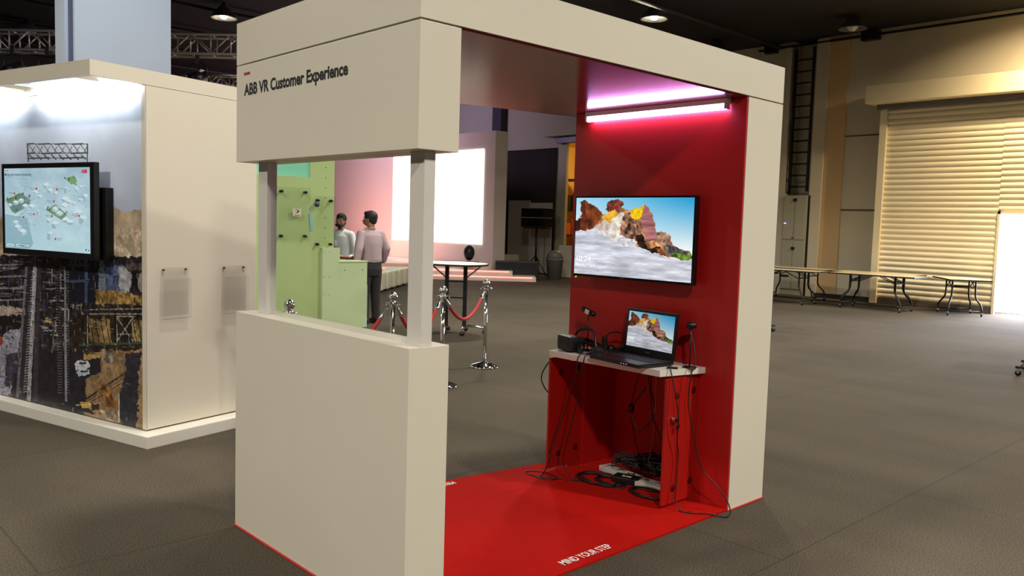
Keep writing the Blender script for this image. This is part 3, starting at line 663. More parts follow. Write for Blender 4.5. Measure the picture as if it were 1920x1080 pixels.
# controller / earphones
hp = thing('hand_controller', 'black ring-shaped hand controller beside the headset, behind the laptop edge', 'controller', (2.12, .8, SZ), .3)
MB().tube([(-.0, .06, .09), (0, .03, .125), (0, -.03, .135), (0, -.08, .11), (0, -.115, .07)], .0045, 8, 5).build('ring', BLACK, hp)
MB().tube([(0, .065, .1), (0, .062, .06), (0, .05, .02)], .017, 10, 4).build('grip', BLACK, hp)
MB().tube([(0, -.11, .075), (0, -.07, .055), (0, -.04, .03), (0, -.0, .02)], .018, 10, 4).build('grip', BLACK, hp)
MB().sph((0, .02, .028), .028).build('thumb_pad', BLACK, hp)
def sensor(loc, label, head):
    t = thing('tracking_sensor', label, 'sensor', loc, 0)
    MB().lathe([(0, 0), (.04, 0), (.04, .004), (.008, .009), (0, .009)]).build('base', BLACK, t)
    MB().cyl((0, 0, .008), (0, 0, .225), .0045, .004, n=10).build('pole', BLACK, t)
    if head:
        M = Matrix.Translation((0, 0, .245)) @ Matrix.Rotation(math.radians(16), 4, 'X')
        t1 = MB(); t1.lathe([(0, -.055), (.014, -.052), (.017, -.04), (.017, .04), (.014, .052), (0, .055)], M @ Matrix.Rotation(PI/2, 4, 'X'), 14)
        t1.build('head', BLACK, t); MB().box((-.0185, -.017, -.014), (-.014, .017, .014), M, .002).build('paper_tag', WHITE2, t)
    else:
        M = Matrix.Translation((0, 0, .24)) @ Matrix.Rotation(-.9, 4, 'Z') @ Matrix.Rotation(-PI/2, 4, 'Y')
        MB().lathe([(0, -.03), (.014, -.028), (.02, -.01), (.02, .02), (.016, .025), (0, .025)], M, 16).build('head', BLACK, t)
    return t
sensor((2.085, .985, SZ), 'small black tracking sensor on a thin stand behind the headset, with a white tag', 1)
sensor((2.1, .228, SZ), 'small black round tracking sensor on a thin stand right of the laptop', 0)
o = MB().box((-.012, -.03, 0), (.012, .03, .009), bev=.002).build('usb_plug', BLACK, None, (1.985, .262, SZ), .6); tag(o, 'small black plug lying on the right end of the white shelf', 'plug')
# cables --------------------------------------------------------------
def cable(pts, r, label, name='cable', m=CABLE, sub=7):
    o = MB().tube(pts, r, 8, sub).build(name, m); return tag(o, label, 'cable')
ZF = .014
cable([(1.97, .84, SZ+.01), (1.9, .85, SZ+.012), (1.862, .86, SZ-.01), (1.855, .87, .66), (1.85, .95, .42), (1.81, 1.0, .2), (1.79, 1.05, ZF+.02), (1.76, 1.13, ZF), (1.79, 1.2, ZF), (1.86, 1.14, ZF), (1.86, 1.0, ZF), (1.79, .98, ZF), (1.76, 1.08, ZF), (1.85, .95, ZF), (1.93, .84, ZF)], .0035, 'thin black cable hanging from the headset down to a loop on the red mat')
cable([(1.98, .82, SZ+.01), (1.9, .815, SZ+.012), (1.862, .81, SZ-.01), (1.858, .83, .6), (1.862, .9, .35), (1.87, .96, .12), (1.885, .9, ZF+.02), (1.92, .84, ZF), (1.94, .88, ZF)], .0035, 'black cable hanging beside the headset cable and ending by the cupboard')
cable([(2.05, 1.13, .74), (1.95, 1.16, .72), (1.93, 1.22, .63), (1.94, 1.23, .56), (1.99, 1.2, .48), (2.08, 1.14, .42)], .004, 'black cable curving out left of the cupboard door')
cable([(2.1, .245, SZ+.22), (2.09, .2, .93), (2.07, .17, .83), (2.04, .172, .77), (2.03, .175, .6), (2.04, .13, .4), (2.06, .09, .25), (2.1, -.0, .15), (2.12, -.06, .06), (2.1, -.06, ZF-.008), (2.03, .02, ZF+.004), (1.97, .09, ZF), (1.95, .15, ZF)], .0035, 'black cable from the round sensor looping out past the end wall edge')
cable([(2.06, .33, SZ+.012), (1.98, .27, SZ+.014), (1.93, .235, SZ+.008), (1.925, .2, .7), (1.93, .17, .55), (1.96, .19, .4), (1.99, .2, .3), (1.97, .19, .15), (1.955, .18, .06), (1.96, .13, ZF), (2.0, .1, ZF)], .0035, 'black cable running down over the open right cupboard door')
cable([(2.4, .78, .74), (2.35, .8, .55), (2.33, .81, .42), (2.34, .8, .3), (2.36, .75, .1), (2.3, .7, .05)], .003, 'thin black cable hanging at the cupboard back with an inline switch')
o = MB().lathe([(0, -.035), (.014, -.025), (.02, 0), (.014, .025), (0, .035)], None, 14).build('inline_switch', BLACK, None, (2.332, .81, .42)); tag(o, 'black oval inline switch on the cable inside the cupboard', 'switch')
cable([(2.2, .56, .742), (2.19, .555, .6), (2.2, .53, .45), (2.15, .6, .35), (2.14, .66, .46), (2.2, .6, .6)], .004, 'black cable loop hanging inside the cupboard')
cable([(2.22, .62, .742), (2.2, .57, .6), (2.18, .53, .45), (2.15, .45, .35), (2.14, .38, .28), (2.18, .33, .2)], .004, 'black cable crossing to the right cupboard wall')
cable([(2.2, .53, .742), (2.19, .52, .5), (2.22, .55, .3), (2.28, .62, .12)], .002, 'pale thin cord inside the cupboard', m=mat('cord_pale', (180, 120, 110), .5))
rc = random.Random(11)
for i, (cx, cy, rad, lb_) in enumerate(((2.02, .79, .085, 'coil of black cable on the mat left of the power strips'), (2.05, .72, .06, 'smaller coil of black cable lying inside the big coil'), (2.04, .43, .07, 'black cable loop on the mat at the right of the cupboard'))):
    P = []
    for k in range(22):
        a = k*1.05; P.append((cx+rad*1.0*math.cos(a)*(1+.35*rc.random()), cy+rad*1.5*math.sin(a)*(1+.3*rc.random()), ZF+.004+.0006*k))
    cable(P, .0042, lb_, sub=4)
for i, (cx, cy, lb_) in enumerate(((2.24, .74, 'tangled heap of black cables on the power strip, left heap'), (2.24, .5, 'tangled heap of black cables on the right power strip'), (2.36, .66, 'tangled heap of black cables at the cupboard back'))):
    P = []
    for k in range(60):
        a = rc.random()*6.28; rr0 = .03+.07*rc.random(); P.append((cx+rr0*.8*math.cos(a), cy+rr0*1.2*math.sin(a), .07+.075*rc.random()))
    cable(P, .0045, lb_, sub=4)
cable([(2.15, .62, .08), (2.08, .6, .05), (2.02, .6, ZF), (1.98, .64, ZF), (2.06, .66, ZF), (2.14, .66, .07)], .004, 'black cable loop in front of the power strip centre')
def strip(loc, rz, label):
    t = thing('power_strip', label, 'power strip', loc, rz)
    PWS = mat('strip_white', (190, 180, 176), .4)
    MB().box((-.05, -.16, 0), (.05, .16, .035), bev=.01).build('body', PWS, t)
    for k in range(3):
        MB().cyl((0, -.1+k*.1, .034), (0, -.1+k*.1, .037), .028, n=16).build('socket', mat('socket_grey', (150, 140, 138), .5), t)
strip((2.2, .77, .0125), -.2, 'white power strip under the cable heap, left one'); strip((2.17, .45, .0125), .1, 'white power strip under the cable heap, right one')
t = thing('power_adapter', 'black laptop power adapter on the cable heap with a small pale label', 'adapter', (2.13, .66, .0125), .3)
MB().box((-.045, -.085, 0), (.045, .085, .04), bev=.01).build('body', BLACK, t); MB().box((-.02, -.03, .04), (0, .03, .0405)).build('label_plate', WHITE2, t)

# ================================================================== LEFT BOOTH (mural)
BX, BY, TH_ = .198, 3.28, .267
Z0, Z1, Z2, OV = .094, 2.413, 2.513, .384
lb = thing('mural_booth', 'white exhibition booth with industrial mural and overhanging lit canopy', 'booth', (BX, BY, 0), TH_)
MB().box((-.09, -.134, 0), (1.05, 3.2, .084), bev=.006).build('platform', WHITE2, lb)
MB().box((-.004, 0, Z0), (.94, .04, Z1), bev=.002).build('side_wall', WHITE, lb)
MB().box((0.004, .04, Z0), (.06, 3.1, Z1)).build('mural_wall', WHITE, lb); MB().box((.88, .04, Z0), (.94, 3.1, Z1)).build('rear_wall', WHITE, lb)
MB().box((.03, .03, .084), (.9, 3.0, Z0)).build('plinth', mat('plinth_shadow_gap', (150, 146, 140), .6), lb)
cn = MB(); cn.box((-OV, .0, Z1+.003), (.94, .03, Z2)); cn.box((-OV, .03, Z1+.003), (-OV+.03, 3.1, Z2)); cn.box((.0, .03, Z1+.003), (.06, 3.1, Z2)); cn.build('canopy_fascia', WHITE, lb)
MB().box((-OV+.03, .5, Z1+.035), (-.0, 1.15, Z1+.05)).build('canopy_panel', WHITE2, lb)
MB().box((-OV+.03, 1.45, Z1+.035), (-.0, 3.1, Z1+.05)).build('canopy_panel', WHITE2, lb)
for y0, y1 in ((.1, 1.2), (1.5, 3.0)):
    MB().box((-.09, y0, Z1-.005), (-.02, y1, Z1+.03)).build('canopy_light', emis('canopy_glow', (238, 244, 255), 24), lb)
def mural():
    c = Canvas(520, 430, [(0, 740.5), (273.6, 804), (274.7, 159.4), (0, 172)], dst=((1-1.887/3.0, 1), (1, 1), (1, 0), (1-1.808/3.0, -.025)))
    n1 = c.noise(10, 8, 4, 1); n2 = c.noise(60, 50, 3, 2); n3 = c.noise(25, 20, 4, 7)
    c.wx = (c.noise(90, 70, 3, 21)-.5)*7; c.wy = (c.noise(90, 70, 3, 22)-.5)*7
    t = np.clip((c.Y-160)/270, 0, 1)[..., None]
    c.a = ((1-t)*np.array((226, 236, 246))+t*np.array((178, 188, 210)))/255+(n1[..., None]-.5)*.12
    # hills
    c.poly([(-700, 430), (0, 410), (60, 395), (190, 398), (215, 390), (235, 400), (274, 392), (280, 520), (-700, 520)], (176, 156, 132), nz=n3, amt=.45)
    c.poly([(185, 440), (230, 430), (280, 435), (280, 500), (185, 500)], (196, 176, 152), nz=n2, amt=.35)
    c.poly([(-700, 478), (280, 482), (280, 820), (-700, 820)], (42, 38, 40), nz=n2, amt=.9)
    # dense steelwork
    r = c.rng; cols = [(150, 148, 160), (96, 96, 110), (28, 26, 30), (190, 186, 190), (120, 108, 90), (16, 14, 16), (70, 76, 110)]
    for k in range(420):
        x = -90+r.rand()*290; y = 480+r.rand()*165; q = cols[r.randint(7)]
        if r.rand() < .5: c.line((x, y), (x, y+6+r.rand()*34), 1.4+r.rand()*1.4, q, .8)
        else: c.line((x, y), (x+5+r.rand()*24, y+r.rand()*2-1), 1.3+r.rand()*1.6, q, .8)
    for k in range(7): c.line((0, 500+k*22), (45, 498+k*22), 3, (150, 150, 170), .8)
    c.poly([(-90, 560), (44, 582), (44, 592), (-90, 600)], (176, 160, 148)); c.poly([(-90, 600), (44, 594), (44, 640), (-90, 640)], (24, 20, 22))
    # blue structure, drum
    c.poly([(125, 480), (185, 480), (185, 572), (125, 570)], (26, 28, 40)); c.line((130, 500), (165, 500), 4, (70, 82, 116)); c.line((128, 530), (166, 528), 5, (66, 78, 110)); c.line((162, 488), (162, 568), 6, (70, 82, 116))
    for k in range(4): c.line((131+k*8, 486), (138+k*8, 499), 1.5, (90, 100, 130)); c.line((138+k*8, 486), (131+k*8, 499), 1.5, (90, 100, 130))
    c.poly([(186, 484), (198, 484), (198, 550), (186, 552)], (112, 120, 138))
    c.poly([(197, 500), (232, 498), (240, 505), (240, 548), (222, 556), (197, 546)], (82, 96, 130), nz=n2, amt=.3); c.ell((206, 492), 11, 10, (52, 60, 84))
    c.poly([(222, 502), (243, 500), (247, 530), (242, 556), (226, 548)], (168, 166, 172), nz=n2, amt=.3)
    c.ell((266, 530), 8, 18, (150, 146, 146)); c.poly([(248, 505), (258, 505), (258, 545), (248, 545)], (22, 20, 22))
    c.poly([(232, 497), (274, 492), (274, 506), (240, 508)], (70, 62, 60), nz=n2, amt=1.)
    c.poly([(180, 545), (215, 545), (274, 558), (274, 572), (180, 572)], (150, 120, 70), nz=n2, amt=.6)
    for k in range(7): c.line((168, 578+k*4), (275, 574+k*5), 2, (150, 140, 128) if k % 2 else (40, 34, 30))
    # lower right
    c.poly([(130, 592), (280, 592), (280, 660), (130, 655)], (40, 32, 24), nz=n2, amt=.8)
    c.poly([(168, 598), (206, 600), (210, 645), (168, 642)], (132, 108, 72), nz=n3, amt=.7); c.poly([(246, 600), (272, 600), (272, 640), (250, 640)], (140, 116, 74), nz=n2, amt=.8)
    for a, b_ in (((219, 594), (219, 642)), ((249, 594), (249, 642)), ((219, 596), (249, 640)), ((249, 596), (219, 640)), ((219, 627), (249, 627)), ((164, 594), (164, 650)), ((272, 590), (272, 655)), ((219, 594), (249, 594))): c.line(a, b_, 1.8, (166, 160, 150))
    for k in range(10): c.line((168+k*10, 598), (176+k*10, 642), 2, (22, 18, 14), .7)
    c.line((150, 648), (275, 642), 4, (64, 78, 66))
    c.poly([(158, 662), (275, 655), (275, 810), (158, 790)], (150, 122, 88), nz=n3, amt=.35)
    c.poly([(120, 660), (190, 664), (188, 698), (160, 712), (162, 760), (180, 778), (60, 745), (60, 655)], (34, 30, 40), nz=n2, amt=.4)
    c.poly([(236, 662), (266, 660), (258, 700), (255, 800), (226, 792), (222, 745), (233, 700)], (48, 46, 56), nz=n2, amt=.3)
    for k in range(6): c.line((160, 750-k*3+k*k), (235, 698-k*2+k*k), 1.5, (50, 40, 36), .8)
    c.poly([(157, 665), (190, 664), (188, 672), (157, 676)], (176, 146, 82)); c.poly([(192, 655), (212, 655), (214, 680), (196, 682)], (120, 112, 96), nz=n2, amt=.9)
    for k in range(8): c.line((252+k*1.0, 668+k*13), (262-k*.8, 668+k*13), 2, (30, 28, 34))
    # cars
    c.poly([(140, 684), (148, 676), (164, 678), (168, 688), (160, 694), (142, 694)], (196, 200, 206)); c.poly([(142, 700), (152, 690), (168, 694), (168, 702), (150, 706)], (168, 186, 196)); c.line((150, 682), (160, 682), 4, (40, 44, 52)); c.line((152, 697), (163, 697), 3, (40, 44, 52))
    # excavator
    c.line((184, 738), (188, 714), 5, (150, 108, 54)); c.line((186, 716), (196, 730), 4, (130, 92, 44)); c.poly([(192, 722), (204, 720), (210, 744), (218, 752), (216, 764), (196, 762)], (120, 82, 44), nz=n2, amt=.8)
    c.poly([(150, 754), (170, 754), (170, 766), (152, 764)], (192, 160, 84)); c.line((142, 760), (186, 756), 1.6, (210, 190, 120)); c.poly([(170, 756), (186, 757), (184, 768), (172, 768)], (52, 44, 32))
    c.line((222, 738), (222, 790), 2, (196, 190, 178)); c.line((226, 768), (258, 768), 5, (40, 48, 56))
    c.poly([(188, 768), (214, 772), (218, 786), (200, 792), (190, 780)], (170, 152, 126), nz=n2, amt=.6)
    # left conveyor
    c.poly([(-90, 640), (0, 640), (14, 624), (42, 616), (20, 745), (-90, 760)], (150, 148, 166), nz=n1, amt=.3); c.poly([(12, 668), (36, 662), (26, 724), (8, 728)], (58, 56, 72), nz=n2, amt=.5)
    for k in range(5): c.line((-60, 690+k*13), (18, 700+k*9), 1.5, (110, 108, 126), .7)
    for (xa, xb, wd, q) in ((58, 38, 12, (46, 42, 52)), (66, 54, 7, (170, 166, 176)), (74, 66, 9, (60, 56, 62)), (50, 32, 5, (110, 106, 120)), (108, 118, 8, (30, 26, 30)), (122, 124, 4, (140, 140, 150))):
        c.line((xa, 505), (xb, 752), wd, q, .95)
    for k in range(46):
        y = 512+k*5; c.line((60-k*.35, y), (66-k*.32, y-2), 1.8, (196, 192, 200), .7); c.line((104+k*.12, y), (112+k*.12, y), 1.5, (150, 146, 150), .6); c.line((124, y), (129, y), 1.6, (170, 168, 176), .5)
    c.poly([(84, 598), (96, 600), (96, 608), (84, 607)], (180, 160, 96)); c.poly([(-6, 640), (4, 632), (4, 650), (-6, 660)], (150, 70, 38))
    pal = [(30, 26, 28), (150, 144, 140), (96, 88, 84), (180, 160, 120), (60, 56, 66), (20, 18, 20)]
    for k in range(900):
        x = -60+r.rand()*335; y = 484+r.rand()*300
        if x > 160 and y > 655 and r.rand() < .8: continue
        if y > 660 and 60 < x < 160 and r.rand() < .85: continue
        L_ = 2+r.rand()*9; q = pal[r.randint(6)]; vert = r.rand() < .5
        c.line((x, y), (x+(0 if vert else L_), y+(L_ if vert else r.rand()*2)), .8+r.rand()*1.3, q, .65)
    c.a = np.clip(c.a*(1+.22*(c.noise(130, 110, 2, 9)[..., None]-.5)*2*(c.Y[..., None] > 430)), 0, 1)
    # upper gantry
    for a, b_ in (((52, 271), (165, 271)), ((52, 289), (165, 288)), ((52, 272), (54, 304)), ((165, 271), (165, 304)), ((52, 298), (165, 297))): c.line(a, b_, 2.4, (82, 84, 84))
    for k in range(8): c.line((54+k*14, 272), (66+k*14, 288), 1.5, (90, 92, 92)); c.line((66+k*14, 276), (60+k*14, 288), 1.5, (110, 112, 110)); c.line((56+k*14, 292), (64+k*14, 300), 3, (70, 72, 74), .7)
    return c
mu_ = mural().mesh('mural_print', frame((0, -1, 0), (0, 0, 1), (.0, 3.0, Z0)), 3.0, Z1-Z0, attr_mat('mural_print', 0, .35), lb)
MB().box((-.001, .0, Z0), (.0035, .004, Z1)).build('mural_edge_trim', WHITE2, lb)
# left TV
def plant():
    c = Canvas(260, 170, [(52, 172), (828, 135), (868, 968), (96, 925)])
    c.grad(140, 950, (158, 186, 200), (176, 208, 216)); n1 = c.noise(6, 5, 4, 3); n2 = c.noise(40, 26, 2, 5)
    c.put(np.clip(n1*2-.75, 0, 1), (206, 228, 232), .7)
    c.poly([(78, 605), (280, 640), (345, 880), (320, 930), (90, 930)], (132, 170, 182), .8)
    def iso(x, y, s, h, top=(206, 224, 230), a_=(150, 176, 186), b_=(180, 204, 212)):
        c.poly([(x, y), (x+s, y+s*.55), (x, y+s*1.1), (x-s, y+s*.55)], top)
        c.poly([(x-s, y+s*.55), (x, y+s*1.1), (x, y+s*1.1+h), (x-s, y+s*.55+h)], a_); c.poly([(x+s, y+s*.55), (x, y+s*1.1), (x, y+s*1.1+h), (x+s, y+s*.55+h)], b_)
    c.poly([(80, 470), (215, 400), (310, 470), (290, 520), (170, 600), (140, 580)], (104, 132, 122)); c.poly([(80, 470), (215, 395), (240, 410), (100, 485)], (96, 126, 74))
    c.poly([(610, 250), (680, 225), (725, 275), (670, 310)], (120, 158, 96)); c.poly([(450, 560), (530, 500), (640, 600), (590, 650)], (112, 146, 104))
    r = c.rng
    for (x, y, s, h) in ((445, 295, 34, 20), (480, 345, 30, 22), (530, 375, 22, 14), (350, 370, 26, 16), (390, 410, 24, 18), (625, 330, 18, 50), (620, 420, 40, 20), (660, 450, 30, 16), (720, 330, 24, 14), (755, 310, 20, 12), (800, 390, 30, 40), (760, 430, 26, 20), (700, 470, 20, 20), (620, 480, 42, 10), (740, 540, 40, 22), (790, 600, 38, 60), (700, 560, 22, 14), (530, 520, 30, 26), (570, 560, 34, 20), (480, 640, 22, 24), (540, 660, 36, 44), (180, 660, 30, 20), (200, 700, 34, 26), (245, 740, 36, 30), (170, 470, 26, 22), (220, 450, 24, 26), (260, 500, 30, 14), (320, 500, 34, 16), (310, 670, 10, 30), (495, 760, 26, 60), (120, 500, 20, 14), (380, 560, 16, 40)): iso(x, y, s, h)
    for k in range(170):
        x = 120+r.rand()*690; y = 300+r.rand()*420; L_ = 6+r.rand()*30; dy = L_*.55*(1 if r.rand() < .5 else -1)
        c.line((x, y), (x+L_, y+dy), 3+r.rand()*4, [(128, 152, 164), (216, 232, 236), (150, 172, 182)][r.randint(3)], .6)
    for (x, y) in ((630, 640), (670, 660)): c.ell((x, y+22), 28, 14, (150, 180, 188)); c.ell((x, y), 28, 14, (214, 230, 234))
    for k in range(28): x, y = [(170, 440), (230, 410), (290, 430), (650, 260), (690, 240), (615, 240), (470, 560), (630, 580), (460, 540), (700, 300), (180, 560), (85, 450)][k % 12]; x += r.rand()*24-12; y += r.rand()*24-12; c.poly([(x, y-16), (x+6, y+8), (x-6, y+8)], (44, 84, 60))
    for (x, y, sd) in ((352, 356, -1), (538, 357, 1), (156, 407, -1), (516, 474, -1), (340, 602, -1), (247, 630, -1), (502, 616, -1), (748, 607, -1), (545, 833, 1)):
        c.ell((x, y), 8, 11, (190, 30, 60)); c.line((x+sd*16, y-4), (x+sd*60, y-6), 5, (104, 128, 140), .8); c.line((x+sd*16, y+10), (x+sd*48, y+10), 4, (120, 144, 154), .8)
    for (x0, x1) in ((105, 175), (188, 310)): c.line((x0+12, 900), (x1-12, 902), 30, (90, 124, 138)); c.line((x0+12, 900), (x1-12, 902), 24, (190, 218, 224)); c.line((x0+18, 901), (x1-18, 903), 6, (90, 110, 130))
    c.line((66, 192), (84, 193), 5, (50, 60, 140)); c.line((70, 258), (270, 268), 4, (130, 162, 174), .7)
    c.ell((828, 932), 7, 8, (60, 80, 90)); c.ell((852, 936), 5, 8, (60, 80, 90))
    return c
tv2 = thing('display_monitor', 'large black monitor showing a pale blue plant map on the mural wall', 'monitor', (BX, BY, 0), TH_)
y0, y1, z0, z1 = .385, 1.56, 1.235, 1.905
MB().box((-.125, y0, z0), (-.085, y1, z1), bev=.004).build('bezel', mat('monitor_black', (20, 20, 22), .35), tv2)
MB().box((-.085, y0+.12, z0+.1), (-.03, y1-.12, z1-.12), bev=.01).build('rear_housing', BLACK, tv2); MB().box((-.03, y0+.3, z0+.15), (-.001, y1-.3, z1-.2)).build('wall_bracket', BLACKM, tv2)
MB().box((-.06, y0-.03, z0-.0), (-.005, y0+.1, z1-.17)).build('side_bracket', BLACKM, tv2)
sc2 = plant().mesh('screen', frame((0, -1, 0), (0, 0, 1), (-.1265, y1-.04, z0+.045)), y1-y0-.085, z1-z0-.08, attr_mat('map_screen', .95), tv2)
DKT = mat('text_navy', (44, 60, 90), .5); ABR = emis('abb_red', (200, 20, 60), .9)
text('screen_title', 'Mining and mineral processing', .36, .022, frame((0, -1, 0), (0, 0, 1), (-.128, y1-.052, z1-.09)), DKT, sc2, .01)
lgo = text('screen_logo', 'ABB', .07, .024, frame((0, -1, 0), (0, 0, 1), (-.128, y0+.14, z1-.074)), ABR, sc2, .05)
# acrylic leaflet holders
def holder(x0, label):
    t = thing('leaflet_holder', label, 'holder', (BX, BY, 0), TH_)
    a = MB(); a.box((x0, -.012, .865), (x0+.225, -.009, 1.2)); a.build('back_plate', ACRYL, t)
    a = MB(); a.box((x0, -.042, .845), (x0+.225, -.039, 1.12)); a.build('front_plate', ACRYL, t)
    MB().box((x0, -.042, .845), (x0+.225, -.009, .85)).build('floor_plate', ACRYL, t)
    for s in (.022, .2): MB().cyl((x0+s, -.0005, 1.185), (x0+s, -.016, 1.185), .006, n=10).build('screw', BLACK, t)
holder(.105, 'clear acrylic leaflet holder on the white side wall, nearer the mural'); holder(.613, 'clear acrylic leaflet holder on the white side wall, nearer the lettered booth')

# ================================================================== GREEN BOOTH behind the glass
GRN = mat('green_board', (186, 202, 138), .5, var=.05, scale=2)
GRN2 = mat('green_board_pale', (200, 212, 166), .5, var=.04, scale=2)
gb = thing('green_booth', 'green painted booth wall with stepped counter seen through the glass', 'booth', (2.6, 7.87, 0))
wl = MB(); wl.box((0, 0, 0), (1.8, .08, 2.13)); wl.box((1.42, 0, 2.13), (1.8, .08, 2.6)); wl.box((0, 0, 2.5), (1.42, .08, 2.6)); wl.build('wall_panel', GRN, gb)
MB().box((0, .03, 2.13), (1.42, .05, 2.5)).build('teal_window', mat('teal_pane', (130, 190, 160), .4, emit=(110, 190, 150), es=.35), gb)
MB().box((1.59, -.06, 0), (1.87, -.001, 1.16), bev=.002).build('counter_post', GRN2, gb)
MB().box((1.87, -.06, 0), (2.33, .3, .955), bev=.002).build('counter', GRN2, gb)
MB().box((1.86, -.07, .955), (2.34, .32, .972), bev=.002).build('counter_top', GRN2, gb)
MB().box((2.33, -.055, .0), (2.342, -.03, .62)).build('edge_trim', mat('edge_blue', (170, 196, 214), .4), gb)
sc_ = MB()
for z_ in np.arange(1.3, 2.5, .14): sc_.cyl((1.66, -.002, z_), (1.66, .0, z_), .007, n=8)
for z_ in (.1, .5, .75, 1.1):
    for x_ in (1.61, 1.7): sc_.cyl((x_, -.062, z_), (x_, -.059, z_), .006, n=8)
for x_ in (1.95, 2.25): sc_.cyl((x_, -.062, .84), (x_, -.059, .84), .008, n=8)
sc_.build('screws', BLACK, gb)
def sheet(x0, x1, z0, z1, label):
    t = thing('acrylic_sheet', label, 'panel', (0, 7.87, 0))
    MB().box((x0, -.05, z0), (x1, -.044, z1)).build('sheet', clear('acryl_%.1f' % x0, (253, 254, 253), 1.0, .02), t)
    for x_ in (x0+.07, x1-.07):
        for z_ in (z0+.06, z1-.06): MB().cyl((x_, 0, z_), (x_, -.062, z_), .018, n=12).build('bolt', BLACKM, t)
sheet(3.5, 4.0, 1.26, 1.98, 'clear acrylic sheet bolted on the green wall, left one with the small sticker')
sheet(4.05, 4.4, 1.15, 1.88, 'clear acrylic sheet bolted on the green wall, right one beside the men')
t = thing('warning_sticker', 'small white sticker with red marks on the green wall', 'sticker', (3.78, 7.812, 1.64))
MB().box((-.05, 0, -.05), (.07, .004, .05)).build('paper', WHITE2, t)
z_ = MB(); z_.prism([(-.03, -.02), (.04, .02), (.05, .03), (.0, .012), (.03, .0)], 0, .001, frame((1, 0, 0), (0, 0, 1), (0, -.001, 0))); z_.box((-.02, -.002, .03), (.04, 0, .04)); z_.box((-.03, -.002, -.04), (.055, 0, -.032)); z_.build('red_mark', mat('mark_red', (170, 40, 40)), t)
o = MB().cyl((0, 0, 0), (0, -.02, 0), .035, n=20).build('round_sticker', mat('dark_blue', (50, 55, 78), .5), None, (4.09, 7.815, 1.76)); tag(o, 'dark round disc on the green wall above the pale sheet', 'sticker')
o = MB().box((-.018, -.01, -.12), (.018, 0, .12), Matrix.Rotation(-.08, 4, 'Y')).build('blue_strip', mat('light_blue', (140, 196, 220), .4), None, (4.03, 7.868, 1.52)); tag(o, 'narrow light blue strip on the green wall between the two sheets', 'strip')

# ================================================================== STANCHIONS AND ROPES
def stanchion():
    t = thing('rope_post', '', 'post')
    MB().lathe([(0, 0), (.16, 0), (.162, .012), (.14, .026), (.06, .05), (.03, .062), (.022, .07)], n=32).build('base', CHROME, t)
    MB().cyl((0, 0, .06), (0, 0, .86), .02, n=20).build('pole', CHROME, t)
    MB().lathe([(.02, .855), (.026, .86), (.045, .868), (.045, .874), (.024, .882), (.018, .89), (.024, .897), (.012, .9)], n=24).build('collar', CHROME, t)
    for a in (0, PI/2, PI, 3*PI/2): MB().tube([(.03*math.cos(a), .03*math.sin(a), .868), (.062*math.cos(a), .062*math.sin(a), .868), (.062*math.cos(a), .062*math.sin(a), .845)], .004, 6, 3).build('rope_hook', CHROME, t)
    MB().sph((0, 0, .925), .04, n=24).build('ball_finial', CHROME, t)
    return t
SP = [((4.14, 4.28), 'chrome rope post standing clear in the open floor, rightmost'), ((3.09, 3.71), 'chrome rope post just right of the booth window post'),
      ((2.26, 3.35), 'chrome rope post seen through the glass beside the men'), ((1.17, 3.12), 'chrome rope post whose ball shows above the half wall, leftmost')]
s0 = stanchion()
for i, ((x, y), lb_) in enumerate(SP):
    t = s0 if i == 0 else copy_tree(s0)
    t.location = (x, y, 0); t['label'] = lb_; t['group'] = 'chrome rope posts'; t.rotation_euler = (0, 0, .5)
VEL = mat('red_velvet', (168, 26, 34), .7, var=.1, scale=40)
def rope(a, b, sag, label):
    a = Vector((*a, .84)); b = Vector((*b, .84)); d = (b-a).normalized(); a = a+d*.065; b = b-d*.065
    t = thing('barrier_rope', label, 'rope', a, 0, 'red barrier ropes')
    P = [Vector((0, 0, 0)).lerp(b-a, k/12)-Vector((0, 0, sag*(1-(2*k/12-1)**2))) for k in range(13)]
    MB().tube(P[1:-1], .018, 10, 3).build('rope', VEL, t)
    MB().tube([P[0].lerp(P[1], -.05), P[0].lerp(P[1], .5), P[1].lerp(P[2], .1)], [.006, .008, .012, .019, .019], 10, 2).build('end_hook', CHROME, t); MB().tube([P[-1].lerp(P[-2], -.05), P[-1].lerp(P[-2], .5), P[-2].lerp(P[-3], .1)], [.006, .008, .012, .019, .019], 10, 2).build('end_hook', CHROME, t)
rope(SP[1][0], SP[0][0], .25, 'red velvet rope between the two rightmost chrome posts'); rope(SP[2][0], SP[1][0], .28, 'red velvet rope passing behind the booth window post'); rope(SP[3][0], SP[2][0], .3, 'red velvet rope seen through the glass, left of the third post')

